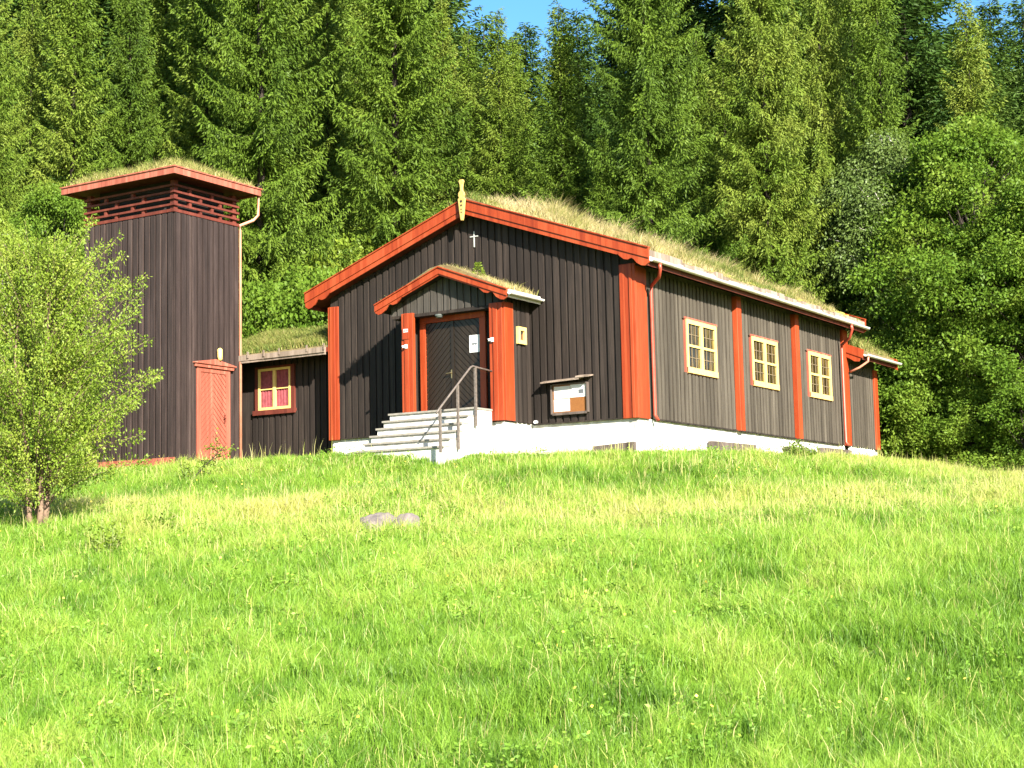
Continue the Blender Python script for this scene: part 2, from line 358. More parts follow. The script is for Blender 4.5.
def barge(mb,apex,tip,y0,y1,top_off=0,dep=.42,half=.5):
    """rake board pair: upper proud strip over lower strip; apex,tip = (x,z) of top edge"""
    (xa,za),(xt,zt_)=apex,tip; s=(zt_-za)/(xt-xa)
    def strip(o0,o1,ya,yb,scal=False):
        pts=[(xa,za-o0),(xt,zt_-o0)]
        if scal:
            L=xt-xa; sg=1 if L>0 else -1
            q=lambda d:(xt-sg*d, zt_-s*sg*d)
            low=[]
            for d,e in ((0,.12),(.10,.02),(.20,0),(.32,.03),(.40,.10),(.46,.115),(.55,.05),(.66,.035),(.76,.08),(.82,.12)):
                x,z=q(d); low.append((x,z-(o1-e)))
            pts+=low; x,z=q(.84); pts.append((x,z-(o1-.10)))
        else: pts.append((xt,zt_-o1))
        pts.append((xa,za-(o1-.10 if scal else o1)))
        mb.prism(pts,'y',ya,yb)
    strip(0,dep*.52,y0,y1); strip(dep*.52-.01,dep,y0+.025,y1+.002,True)
    # capping strip
    mb.prism([(xa,za+.03),(xt,zt_+.03),(xt,zt_),(xa,za)],'y',y0-.03,y1+.05)
def half_gutter(mb,ax,p0,p1,cx,cz,r=.07):
    """gutter trough along y at x=cx from y p0..p1"""
    pts=[]; n=8
    for k in range(n+1): a=pi+pi*k/n; pts.append((cx+r*math.cos(a),cz+r*math.sin(a)))
    for k in range(n,-1,-1): a=pi+pi*k/n; pts.append((cx+(r-.012)*math.cos(a),cz+(r-.012)*math.sin(a)))
    mb.prism(pts,'y',p0,p1)
def sod_grass(name,n,samp,parent,tbase,hmean,hvar,mat='drygrass',wd=.016,label=None):
    P,tn,hn=samp(n)
    h=(hmean+hvar*RNG.random(len(P)))*hn
    me=blades(P,h,np.full(len(P),wd)*(.6+.7*RNG.random(len(P))),.2+.7*RNG.random(len(P)),np.clip(tbase+tn+RNG.normal(0,.14,len(P)),0,1),name,M[mat])
    o=bpy.data.objects.new(name,me); COL.objects.link(o); o.parent=parent
    w=Vector((0,0,0)); q=parent
    while q is not None: w+=Vector(q.location); q=q.parent
    o.location=-w; tag(o,label,kind='stuff'); return o

# ================================================================== CHURCH
W,L=9.0,13.8; XR=-W/2
ch=empty('wooden_church',(-4.5,6.9,-.05),'long dark timber church with red posts, turf roof and white plinth above the meadow','church')
SL=(5.62-3.79)/5.08
ztopr=lambda x:5.62-SL*abs(x-XR)            # top of barge boards
under=lambda x:ztopr(x)-.30                # underside of roof deck
HS=3.48
# plinth
mb=MB(); mb.box(-9+.02,-.02,.02,.32,-1.5,-.03); mb.box(-.32,-.02,.321,13.78,-1.5,-.031)
mb.box(-8.98,-8.7,.321,13.78,-1.5,-.032); mb.box(-8.98,-.02,13.5,13.779,-1.5,-.033)
plinth=mb.build('plinth',M['white'],ch)
# front wall: backing + boards
wf=MB()
wf.prism([(-9,0),(0,0),(0,under(0)),(XR,under(XR)),(-9,under(-9))],'y',.0,.14)
boards(wf,'x',0,-1,-8.70,-.37,-.02,lambda x:under(x)-.005,pitch=.205,w=.14,holes=[(-5.9,-2.88,-1,2.9)])
wf.build('front_wall',M['front'],ch)
wins=[(2.54,4.38),(6.54,8.38),(10.60,12.44)]; WZ0,WZ1=1.235,2.575
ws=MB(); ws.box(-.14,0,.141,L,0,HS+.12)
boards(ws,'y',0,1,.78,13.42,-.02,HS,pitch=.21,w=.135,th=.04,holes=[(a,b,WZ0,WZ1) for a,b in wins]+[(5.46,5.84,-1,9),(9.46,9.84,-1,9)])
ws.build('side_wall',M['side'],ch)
wb=MB(); wb.box(-9,-8.86,.141,L,0,HS+.12); wb.prism([(-9,0),(0,0),(0,under(0)),(XR,under(XR)),(-9,under(-9))],'y',L-.001,L+.14)
boards(wb,'y',-9,-1,.1,13.7,-.02,HS,holes=[]); wb.build('rear_wall',M['front'],ch)
# base drip board
mb=MB(); mb.box(-8.69,-5.8,-.05,-.001,-.05,-.015); mb.build('drip_board',M['front'],ch); mb=MB(); mb.box(-2.8,-.38,-.05,-.001,-.05,-.015); mb.build('drip_board',M['front'],ch)
for a,b in ((.80,5.49),(5.79,9.49),(9.79,13.0)):
    mb=MB(); mb.box(.001,.055,a,b,-.05,-.015); mb.build('drip_board',M['front'],ch)
# corner posts
def post(name,boxes,mat='red',parent=ch): 
    mb=MB(); [mb.box(*b) for b in boxes]; return mb.build(name,M[mat],parent,bevel=.012)
post('corner_post',[(-.36,.055,-.06,0,-.05,HS+.1),(.0,.058,.0,.36,-.05,HS+.05),(.0,.042,.36,.56,-.05,HS+.05),(-.10,-.02,-.085,-.06,-.05,HS+.1)])
post('corner_post',[(-9.05,-8.70,-.06,0,-.06,HS-.03),(-8.97,-8.80,-.085,-.06,-.06,HS-.03)])
post('wall_post',[(0,.15,5.50,5.78,-.04,HS+.02)]); post('wall_post',[(0,.15,9.50,9.78,-.04,HS+.02)])
post('corner_post',[(0,.10,13.42,13.83,-.04,HS+.02)])
# barge boards
for sg,nm in ((1,'barge_board'),(-1,'barge_board')):
    mb=MB(); barge(mb,(XR,5.66),(XR+sg*5.08,5.66-SL*5.08),-.36,-.30,dep=.46); mb.build(nm,M['red'],ch)
for sg in (1,-1):
    mb=MB(); barge(mb,(XR,5.66),(XR+sg*5.08,5.66-SL*5.08),14.12,14.18,dep=.46); mb.build('barge_board',M['red'],ch)
# roof deck + turf
mb=MB()
for sg in (1,-1):
    xe=XR+sg*5.05
    mb.prism([(XR,under(XR)+.004),(xe,under(xe)+.004),(xe,under(xe)+.12),(XR,under(XR)+.12)],'y',-.295,14.115)
roof=mb.build('roof',M['reddark'],ch)
mb=MB()
for sg in (1,-1):
    xe=XR+sg*4.98; q=[]
    mb.prism([(XR,under(XR)+.122),(xe,under(xe)+.122),(xe,under(xe)+.26),(XR+sg*.3,under(XR+sg*.3)+.40),(XR,under(XR)+.44)],'y',-.29,14.11)
mb.build('turf_layer',M['soil'],roof)
def samp_main(n):
    # bumpy turf, patches
    y=-.28+14.35*RNG.random(n); x=XR+(RNG.random(n)*2-1)*4.98
    side=RNG.random(n)<.72; x=np.where(side,XR+np.abs(x-XR),x)
    z=5.62-.30+.26-SL*np.abs(x-XR)+.14*np.clip(1-np.abs(x-XR)/3,0,1)+.02
    cl=fbm(x*1.6+3,y*1.6,3); rid=np.clip(1-np.abs(x-XR)/1.8,0,1)
    edge=np.clip((4.98-np.abs(x-XR))/.9,.25,1)
    front=np.clip((y+.3)/1.6,.35,1)
    hn=(.15+2.3*np.clip(cl-.36,0,1)+.6*rid)*edge*front
    return np.stack([x,y,z-.03],1),(cl-.5)*-.9+(fbm(x*.5,y*.5,2)-.5)*1.1+.1*rid+np.where(RNG.random(len(x))<.25,-.25,0),hn
sod_grass('roof_grass',120000,samp_main,roof,.66,.18,.50,label='tall straw coloured grass growing on the long roof')
def samp_st(n):
    y=-.2+14.2*RNG.random(n); x=XR+(RNG.random(n)**1.3)*4.6; k=fbm(x*1.1+50,y*1.1,2)>.47; x,y=x[k],y[k]
    z=5.62-.05-SL*np.abs(x-XR); return np.stack([x,y,z],1),.1*np.ones(len(x)),np.clip(1.15-.2*(x-XR),.4,1)*np.clip((y+.3)/1.5,.4,1)
sod_grass('grass_stalks',15000,samp_st,roof,.70,.32,.42,wd=.009,label='tall dry seed stalks on the roof ridge')
# moss clumps along the eave
def clump(mb,c,r,n=7,sq=.5):
    bmv=[];k=6
    import bmesh
    bm=bmesh.new(); bmesh.ops.create_icosphere(bm,subdivisions=2,radius=1)
    rr=random.Random(int(c[0]*97+c[1]*31))
    vs=[]
    for v in bm.verts:
        s=1+.25*math.sin(v.co.x*5+c[1]*3)*math.cos(v.co.y*4+c[0])+rr.uniform(-.12,.12); vs.append((c[0]+v.co.x*r*s,c[1]+v.co.y*r*s*1.3,c[2]+v.co.z*r*sq*s))
    fs=[tuple(v.index for v in f.verts) for f in bm.faces]; bm.free(); mb.add(vs,fs)
M['moss']=plain('yellow_moss',(.36,.30,.05),(.22,.22,.04),rough=.95,scale=12,bump=.6)
rr=random.Random(3)
for k in range(26):
    mb=MB(); y=rr.uniform(4,13.8); x=rr.uniform(-.9,.25); clump(mb,(x,y,5.62-.06-SL*abs(x-XR)),rr.uniform(.08,.2)); mb.build('moss_cushion',M['moss'],roof)
# eave log / bark edge, fascia and gutter on the visible eave and the far one
for sg in (1,-1):
    xe=XR+sg*5.0
    mb=MB(); z=under(xe)
    rr=random.Random(5); y=-.28
    while y<14.0:
        l=rr.uniform(.25,.9); y2=min(y+l,14.1); d=rr.uniform(-.02,.03); h=rr.uniform(.20,.30)
        p0,p1=sorted((xe-sg*.05,xe+sg*(.045+d))); mb.box(p0,p1,y,y2-.01,z+.125,z+h); y=y2
    mb.build('eave_plank',M['bark_log'],roof)
    mb=MB(); p0,p1=sorted((xe+sg*.0,xe+sg*.03)); mb.box(p0,p1,-.29,14.11,z-.09,z+.12); mb.build('fascia',M['reddark'],roof)
mb=MB(); half_gutter(mb,'y',-.30,14.2,XR+5.13,3.585,.072); mb.box(XR+5.035,XR+5.06,-.3,14.2,3.58,3.68); gut=mb.build('gutter',M['whitemetal'],roof)
# downpipes
mb=MB(); gx_=XR+5.13
mb.tube([(gx_,.12,3.52),(gx_,.13,3.40),(gx_-.12,.30,3.24),(.14,.62,3.12),(.11,.66,3.0),(.11,.66,.05),(.16,.72,-.08)],.042,10); mb.build('downpipe',M['redpipe'],ch,smooth=True)
mb=MB(); mb.tube([(gx_,12.75,3.52),(gx_,12.78,3.38),(.5,12.9,3.15),(.17,13.1,2.98),(.16,13.12,2.85),(.16,13.12,.05),(.24,13.12,-.06)],.045,10); mb.build('downpipe',M['redpipe'],ch,smooth=True)
# ornament: carved finial on the gable apex
fin=MB(); x=XR; y0,y1=-.46,-.39
prof=[(.035,5.12),(.06,5.2),(.10,5.45),(.135,5.72),(.15,5.82),(.09,5.86),(.13,5.93),(.12,6.02),(.05,6.08),(.045,6.18),(.06,6.28),(.10,6.38),(.08,6.44),(0,6.45)]
prof=[(w*.70,5.12+(z-5.12)*.78) for w,z in prof]
fin.prism([(x+w,z) for w,z in prof]+[(x-w,z) for w,z in prof[-2::-1]],'y',y0,y1)
fo=fin.build('gable_finial',M['cream2'],ch,bevel=.01)
for zc,r in ((5.60,.034),(5.50,.026),(5.40,.018),(5.32,.018)):
    mb=MB(); mb.tube([(x,y0-.006,zc),(x,y0+.002,zc)],r,10); mb.build('carved_hole',M['dark'],fo)

# windows
def window_side(a,b,z0,z1):
    mb=MB(); t=.05
    mb.box(0,.055,a,a+t,z0,z1); mb.box(0,.055,b-t,b,z0,z1); mb.box(0,.065,a-.03,b+.03,z1-.01,z1+.045); mb.box(0,.05,a+t,b-t,z0-.02,z0+.01)
    w=mb.build('window',M['redfade'],ch)
    mb=MB(); a+=t+.002;b-=t+.002;z0+=.012;z1-=.012; f=.095
    mb.box(.0,.075,a,a+f,z0,z1); mb.box(0,.075,b-f,b,z0,z1); mb.box(0,.074,a+f,b-f,z1-.10,z1); mb.box(0,.09,a-.0,b+.0,z0-.012,z0+.13)
    c=(a+b)/2; mb.box(0,.076,c-.07,c+.07,z0+.13,z1-.10); mz=(z0+.13+z1-.10)/2
    for q0,q1 in ((a+f,c-.07),(c+.07,b-f)): mb.box(.0,.07,q0,q1,mz-.03,mz+.03)
    mb.build('sash_frame',M['cream'],w)
    mb=MB(); 
    for q0,q1 in ((a+f,c-.07),(c+.07,b-f)):
        for r0,r1 in ((z0+.13,mz-.03),(mz+.03,z1-.10)):
            zz=(r0+r1)/2; mb.box(.032,.046,q0,q1,zz-.010,zz+.010)
            for k in (1,2): yy=q0+(q1-q0)*k/3; mb.box(.031,.045,yy-.011,yy+.011,r0,r1)
    mb.build('glazing_bars',M['eavegrey'],w)
    mb=MB(); mb.box(.002,.030,a+f*.5,b-f*.5,z0+.05,z1-.05); mb.build('pane',M['pane'],w)
for a,b in wins: window_side(a,b,WZ0,WZ1)

# ---- porch
PX0,PX1,PY=-5.74,-2.86,-1.26
PA=(-4.47,3.78); PT=1.93; PS=(3.78-3.04)/1.93
pu=lambda x:3.78-.16-PS*abs(x-PA[0])
mb=MB(); mb.prism([(PX1-.12,0),(PX1,0),(PX1,pu(PX1)),(PX1-.12,pu(PX1-.12))],'y',PY+.02,-.03)
boards(mb,'y',PX1,1,PY+.42,-.03,-.01,pu(PX1)-.06,pitch=.2,w=.14)
mb.prism([(PX0,0),(PX0+.1,0),(PX0+.1,pu(PX0+.1)),(PX0,pu(PX0))],'y',PY+.02,-.03)
mb.box(PX0+.1,PX1-.12,-.86,-.80,.2,2.95)
boards(mb,'x',-.86,-1,PX0+.12,PX1-.12,.25,2.8,pitch=.2,holes=[(-5.50,-3.52,-1,2.78)])
mb.build('porch_wall',M['front'],ch)
mb=MB(); mb.prism([(-6.15,2.80),(-2.80,2.80),(-2.80,pu(-2.80)),(PA[0],pu(PA[0])),(-6.15,pu(-6.15))],'y',PY+.06,PY+.12)
boards(mb,'x',PY+.06,-1,-6.12,-2.83,2.78,lambda x:pu(x)-.002,pitch=.2,w=.15); mb.build('porch_gable',M['gable'],ch)
mb=MB(); mb.box(-6.1,-2.87,PY+.02,-.80,2.70,2.775); mb.build('porch_ceiling',M['front'],ch)
mb=MB(); mb.box(PX1-.5,PX1-.02,PY+.03,.0,-1.4,-.02); mb.box(PX1-2.3,PX1-.5,PY+.03,-.05,-1.4,-.05); mb.build('porch_plinth',M['white'],ch)
post('porch_post',[(-3.20,-2.84,PY-.06,PY+.02,-.0,2.80),(-2.86,-2.80,PY-.0,PY+.40,-.0,2.82),(-3.09,-2.96,PY-.085,PY-.06,0,2.8)])
post('porch_post',[(-5.76,-5.42,PY-.06,PY+.06,.2,2.80),(-5.66,-5.53,PY-.085,PY-.06,.2,2.8)])
for sg in (1,-1):
    mb=MB(); barge(mb,PA,(PA[0]+sg*PT,3.04),-1.55,-1.49,dep=.29); mb.build('porch_barge_board',M['red'],ch)
mb=MB()
for sg in (1,-1):
    xe=PA[0]+sg*(PT-.02); mb.prism([(PA[0],pu(PA[0])+.003),(xe,pu(xe)+.003),(xe,pu(xe)+.10),(PA[0],pu(PA[0])+.10)],'y',-1.485,-.03)
pr=mb.build('porch_roof',M['front'],ch)
mb=MB()
for sg in (1,-1):
    xe=PA[0]+sg*(PT-.08); mb.prism([(PA[0],pu(PA[0])+.102),(xe,pu(xe)+.102),(xe,pu(xe)+.17),(PA[0]+sg*.3,pu(PA[0])+.22-.1*PS),(PA[0],pu(PA[0])+.23)],'y',-1.48,-.032)
mb.build('turf_layer',M['soil'],pr)
def samp_porch(n):
    x=PA[0]+(RNG.random(n)*2-1)*(PT-.06); y=-1.46+1.4*RNG.random(n); z=3.78-.16-PS*np.abs(x-PA[0])+.15
    cl=fbm(x*3,y*3,2); return np.stack([x,y,z],1),(cl-.5)*-.6,.35+1.2*np.clip(cl-.35,0,1)+.3*(x>PA[0])
sod_grass('roof_grass',5200,samp_porch,pr,.58,.06,.20,wd=.012,label='short dry grass on the porch roof')
mb=MB(); xg=PA[0]+PT+.03; half_gutter(mb,'y',-1.56,-.05,xg+.05,2.97,.06); mb.box(xg-.04,xg-.012,-1.5,-.05,2.86,3.05); mb.build('gutter',M['whitemetal'],pr)
# double door with frame
mb=MB(); yd=-.90; DX0,DX1,DZ0,DZ1=-5.47,-3.55,.20,2.72
mb.box(DX0,DX0+.17,yd-.05,yd+.02,DZ0,DZ1-.16); mb.box(DX1-.17,DX1,yd-.05,yd+.02,DZ0,DZ1-.16); mb.box(DX0,DX1,yd-.055,yd+.02,DZ1-.16,DZ1)
door=mb.build('double_door',M['red'],ch,bevel=.01)
def chevron(x0,x1,z0,z1,y,down,name='door_leaf',mat='darkdoor',pitch=.155,parent=door,ax='x',proud=-1,th=.02):
    """planks at 45 degrees clipped to the leaf rectangle"""
    mb=MB(); 
    if ax=='x': mb.box(x0,x1,min(y,y+.03),max(y,y+.03),z0,z1)
    else: mb.box(min(y,y-.03),max(y,y-.03),x0,x1,z0,z1)
    s=-1 if down else 1; w=x1-x0; c=z0-w-.2
    def clip(poly,f):  # keep f(p)>=0
        out=[]
        for i in range(len(poly)):
            a,b=poly[i],poly[(i+1)%len(poly)]; fa,fb=f(a),f(b)
            if fa>=0: out.append(a)
            if (fa>=0)!=(fb>=0): t=fa/(fa-fb); out.append((a[0]+(b[0]-a[0])*t,a[1]+(b[1]-a[1])*t))
        return out
    while c<z1+w+.2:
        # band: z between line c + s*(x-x0) .. + pitch*.86
        h=pitch*.84
        poly=[(x0,c),(x1,c+s*w),(x1,c+s*w+h),(x0,c+h)]
        for f in (lambda p:p[1]-z0,lambda p:z1-p[1]): 
            if poly: poly=clip(poly,f)
        if len(poly)>2:
            a,b=(y-th,y-.001) if ax=='x' else (y+.001,y+th)
            mb.prism(poly,'y' if ax=='x' else 'x',a,b)
        c+=pitch
    return mb.build(name,M[mat],parent)
mid=(DX0+DX1)/2
l1=chevron(DX0+.18,mid-.045,.22,DZ1-.17,yd-.005,False); l2=chevron(mid+.045,DX1-.18,.22,DZ1-.17,yd-.005,True)
tag(l2,'right door leaf, catching more light on its slanting boards')
mb=MB(); mb.box(mid-.043,mid+.043,yd-.045,yd+.01,.22,DZ1-.17); mb.build('cover_strip',M['darkdoor'],door)
mb=MB(); mb.tube([(mid-.03,yd-.04,1.28),(mid-.03,yd-.10,1.28),(mid-.16,yd-.10,1.27)],.014,8); mb.box(mid-.05,mid-.02,yd-.052,yd-.045,1.15,1.36); mb.build('door_handle',M['brass'],door)
# ceiling lamp, on the porch
mb=MB(); mb.tube([(-4.72,-1.18,2.70),(-4.72,-1.18,2.66)],.11,16); mb.tube([(-4.72,-1.18,2.66),(-4.72,-1.18,2.63),(-4.72,-1.18,2.61)],[.09,.085,.05],16)
tag(mb.build('ceiling_lamp',M['glassgrey']),'small round grey lamp under the porch ceiling above the double door','lamp')
# sensors, plates
def knob(x,y,z,label):
    e=empty('spotlight',(x,y,z),label,'lamp','small white spotlights on the porch posts')
    mb=MB(); mb.box(x-.04,x+.04,y-.02,y+.0,z-.05,z+.05); mb.build('wall_bracket',M['paper'],e)
    mb=MB(); mb.tube([(x,y-.02,z),(x-.02,y-.07,z-.01),(x-.05,y-.11,z-.02)],[.02,.03,.035],12); b=mb.build('lamp_head',M['paper'],e,smooth=True)
    mb=MB(); mb.tube([(x-.0505,y-.1105,z-.0205),(x-.054,y-.116,z-.0215)],.026,12); mb.build('lens',M['dark'],b)
knob(-5.60,PY-.085,1.98,'white spotlight on the left porch post below the red and white plate')
knob(-3.10,PY-.085,1.92,'white spotlight on the right porch post beside the notice on the door')
mb=MB(); e=empty('warning_plate',(-5.6,PY-.09,2.28),'small red plate with a white top band on the left porch post','sign')
mb.box(-5.70,-5.50,PY-.098,PY-.088,2.16,2.44); mb.build('plate',M['red'],e)
mb=MB(); mb.box(-5.67,-5.53,PY-.101,PY-.0985,2.33,2.41); mb.build('white_band',M['paper'],e)
mb=MB(); 
for k,(a,b) in enumerate(((-5.66,-5.60),(-5.59,-5.56),(-5.55,-5.535))): mb.box(a,b,PY-.1035,PY-.1015,2.35,2.38)
mb.build('faint_lettering',M['redfade'],e)
# door notice
e=empty('door_notice',(-3.95,yd-.03,1.7),'white paper notice taped to the right leaf of the double door','paper notice')
nx=-4.02
mb=MB(); mb.box(nx-.0,nx+.30,yd-.034,yd-.030,1.73,2.15); mb.build('sheet',M['paper'],e)
mb=MB()
for a,b,z0,z1 in ((.07,.22,1.925,1.955),(.08,.14,1.905,1.918),(.16,.21,1.905,1.918),(.07,.12,1.87,1.877),(.13,.19,1.87,1.877)): mb.box(nx+a,nx+b,yd-.037,yd-.0345,z0,z1)
mb.build('print',M['ink'],e)
# little framed hymn-number style window on porch side wall
e=empty('small_framed_case',(PX1+.03,-.5,2.07),'small cream framed case with a dark opening on the side wall of the porch','case')
mb=MB(); xx=PX1+.028; a,b,z0,z1=-.70,-.33,1.87,2.28
mb.box(xx,xx+.07,a,a+.09,z0,z1); mb.box(xx,xx+.07,b-.09,b,z0,z1); mb.box(xx,xx+.072,a+.09,b-.09,z1-.09,z1); mb.box(xx,xx+.072,a+.09,b-.09,z0,z0+.09); mb.build('case_frame',M['cream'],e)
mb=MB(); mb.box(xx,xx+.02,a+.09,b-.09,z0+.09,z1-.09); mb.build('case_back',M['cork'],e)
mb=MB(); mb.box(xx+.021,xx+.045,a+.11,a+.17,z0+.12,z1-.10); mb.box(xx+.021,xx+.04,a+.17,a+.24,z1-.16,z1-.12); mb.build('case_fitting',M['dark'],e)

# ---- cross
mb=MB(); cx,cz=-4.41,4.77; mb.box(cx-.014,cx+.014,-.05,-.03,4.50,4.90); mb.box(cx-.12,cx+.12,-.052,-.031,cz-.013,cz+.013)
M['silver']=plain('pale_metal_cross',(.36,.37,.35),(.26,.27,.25),rough=.5)
tag(mb.build('wall_cross',M['silver']),'thin pale metal cross on the dark boards below the gable peak','cross')

# ---- notice board
e=empty('notice_board',(-1.78,-.03,.2),'glazed wooden notice board with papers and plank roof on the dark front wall','notice board')
mb=MB(); x0,x1,z0,z1=-2.24,-1.30,.20,.86; y=-.03
mb.box(x0,x1,y-.03,y,z0,z1); bk=mb.build('back_panel',M['cork'],e)
mb=MB(); mb.box(x0-.04,x0,y-.08,y,z0-.03,z1+.02); mb.box(x1,x1+.04,y-.08,y,z0-.03,z1+.02); mb.box(x0,x1,y-.078,y,z0-.06,z0); mb.box(x0,x1,y-.078,y,z1,z1+.03); mb.build('board_frame',M['darkwood'],e,bevel=.005)
mb=MB(); mb.hexa([(x0-.22,y-.24,z1+.05),(x1-.1,y-.24,z1+.08),(x1-.1,y,z1+.13),(x0-.22,y,z1+.10),(x0-.22,y-.24,z1+.085),(x1-.1,y-.24,z1+.115),(x1-.1,y,z1+.165),(x0-.22,y,z1+.135)])
mb.hexa([(x1-.18,y-.26,z1+.12),(x1+.17,y-.26,z1+.12),(x1+.17,y,z1+.17),(x1-.18,y,z1+.17),(x1-.18,y-.26,z1+.16),(x1+.17,y-.26,z1+.15),(x1+.17,y,z1+.20),(x1-.18,y,z1+.21)])
mb.build('rain_plank',M['greywood'],e)
for k,(a,b,c,d) in enumerate(((x0+.04,x0+.48,z0+.34,z1-.03),(x0+.49,x1-.03,z0+.345,z1-.01),(x0+.03,x0+.47,z0+.03,z0+.325))):
    mb=MB(); mb.box(a,b,y-.034,y-.031,c,d); s=mb.build('sheet',M['paper'],e)
    mb=MB(); zz=d-.05
    while zz>c+.04: mb.box(a+.04,b-.04-.05*random.random(),y-.0352,y-.0342,zz-.004,zz); zz-=.035
    if k==1: mb.v=[];mb.f=[];mb.m=[]; mb.box(b-.2,b-.06,y-.036,y-.0345,c+.08,c+.18); mb.box(b-.21,b-.05,y-.0355,y-.0345,c+.04,c+.055)
    mb.build('faint_print',M['ink'] if k==1 else M['silver'],s)
# small white pipe stub by porch corner
mb=MB(); mb.tube([(-2.72,-.03,.02),(-2.72,-.12,.02)],.04,10); tag(mb.build('wall_tap',M['paper']),'tiny white pipe stub low on the front wall right of the porch','pipe stub')

# ---- steps with railing
st=empty('entrance_steps',(-4.36,-2.3,-.85),'white plastered entrance steps with grey treads in front of the double door','steps')
SX0,SX1=-5.56,-3.15
for k in range(6):
    y0=-2.1-.25*k; z=.275-.19*k; x0=SX0-(.0 if k<5 else .12); x1=SX1
    mb=MB(); mb.box(x0,x1,y0,(y0+.25 if k else PY-.09),-1.35,z-.045); s=mb.build('step',M['white'],st)
    mb=MB(); mb.box(x0-.03,x1+.004 if k else x1+.02,y0-.04,(y0+.248 if k else PY-.088),z-.044,z); mb.build('tread',M['concrete'],s)
rl=MB(); rx=SX1+.06
rl.tube([(rx,-3.72,.02),(rx,-3.60,.13),(rx,-2.32,1.17),(rx,-2.22,1.21),(rx,-2.1,1.20),(rx-.0,-1.42,1.16)],.024,10)
rail=rl.build('handrail',M['iron'],st,smooth=True)
for y,z0,z1 in ((-3.58,-.85,.13),(-2.86,-.75,.72),(-2.12,-.18,1.19)):
    mb=MB(); mb.box(rx-.022,rx+.022,y-.03,y+.03,z0,z1); mb.build('baluster',M['iron'],rail)
# ---- dark strips along the foot of the plinth
def planks(x0,x1,y0,y1,z0,z1,label,tilt=0):
    mb=MB(); hx=(x1-x0)>(y1-y0)
    if hx:
        mb.hexa([(x0,y0,z0),(x1,y0,z0+tilt),(x1,y1,z0+tilt),(x0,y1,z0),(x0,y0,z1-.05),(x1,y0,z1+tilt),(x1,y1,z1+tilt),(x0,y1,z1-.05)])
    else:
        mb.hexa([(x0,y0,z0),(x1,y0,z0),(x1,y1,z0+tilt),(x0,y1,z0+tilt),(x0,y0,z1),(x1,y0,z1),(x1,y1,z1+tilt),(x0,y1,z1+tilt)])
    o=mb.build('dark_strip',M['darkwood'],bevel=.01); tag(o,label,'board','dark strips lying along the white plinth')
planks(-1.15,-.05,-.14,-.03,-.80,-.60,'dark strip along the foot of the front plinth, left of its right corner')
planks(.02,.16,3.7,6.4,-.62,-.40,'dark strip at the foot of the side plinth under the first window',.03)
planks(.02,.16,8.6,10.2,-.50,-.30,'dark strip at the foot of the side plinth behind the weed clump',.02)
planks(.02,.16,11.2,13.6,-.40,-.20,'dark strip at the foot of the side plinth near the far downpipe',.02)

# ---- lower chancel behind
AZ=lambda x:2.86-.40*(x-.6) if x>-2.6 else 2.86+.40*3.2-.40*(-2.6-x)
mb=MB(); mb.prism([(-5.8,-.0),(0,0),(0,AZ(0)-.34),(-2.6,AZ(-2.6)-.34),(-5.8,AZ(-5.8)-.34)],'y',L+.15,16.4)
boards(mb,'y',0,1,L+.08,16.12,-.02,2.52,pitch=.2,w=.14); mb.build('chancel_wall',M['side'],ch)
mb=MB(); mb.box(-5.7,-.02,L+.15,16.38,-1.2,-.02); mb.build('chancel_plinth',M['white'],ch)
post('corner_post',[(0,.09,16.12,16.42,-.04,2.5)])
mb=MB(); 
mb.prism([(.02,AZ(.02)+.02),(.66,AZ(.66)+.02),(.62,AZ(.66)-.24),(.02,AZ(.02)-.24)],'y',13.60,13.66)
mb.prism([(.02,AZ(.02)-.242),(.58,AZ(.60)-.24),(.50,AZ(.6)-.36),(.35,AZ(.4)-.42),(.2,AZ(.2)-.40),(.02,AZ(.02)-.38)],'y',13.625,13.662)
mb.build('chancel_barge_board',M['red'],ch)
mb=MB()
mb.prism([(-2.6,AZ(-2.6)-.30),(.6,AZ(.6)-.30),(.6,AZ(.6)-.14),(-2.6,AZ(-2.6)-.14)],'y',L+.16,16.75)
mb.prism([(.06,AZ(.06)-.30),(.6,AZ(.6)-.30),(.6,AZ(.6)-.14),(.06,AZ(.06)-.14)],'y',13.665,L+.159)
mb.prism([(-2.6,AZ(-2.6)-.30),(-5.9,AZ(-5.9)-.30),(-5.9,AZ(-5.9)-.14),(-2.6,AZ(-2.6)-.14)],'y',L+.16,16.75)
cr=mb.build('chancel_roof',M['reddark'],ch)
mb=MB(); mb.prism([(-2.6,AZ(-2.6)-.138),(.55,AZ(.55)-.138),(.55,AZ(.55)-.02),(-2.6,AZ(-2.6)+.10)],'y',L+.16,16.72); mb.build('turf_layer',M['soil'],cr)
mb=MB(); mb.prism([(.0,AZ(0)-.34),(.64,AZ(.64)-.34),(.64,AZ(.64)),(.0,AZ(0))],'y',16.76,16.81); mb.build('far_barge_board',M['red'],cr)
mb=MB(); half_gutter(mb,'y',13.68,16.85,.70,2.72,.075); mb.build('gutter',M['whitemetal'],cr)
mb=MB(); mb.tube([(.70,13.9,2.66),(.69,13.9,2.52),(.45,13.8,2.34),(.16,13.75,2.22)],.035,8); mb.build('downpipe',M['salmon'],cr,smooth=True)
def samp_ch(n):
    x=.5-3.0*RNG.random(n); y=L+.2+2.5*RNG.random(n); z=2.86-.40*(x-.6)-.06
    cl=fbm(x*3,y*3,2); return np.stack([x,y,z],1),(cl-.5)*-.6-.12,.5+1.4*np.clip(cl-.3,0,1)
sod_grass('roof_grass',12000,samp_ch,cr,.42,.18,.32,label='green and straw grass on the low chancel roof')

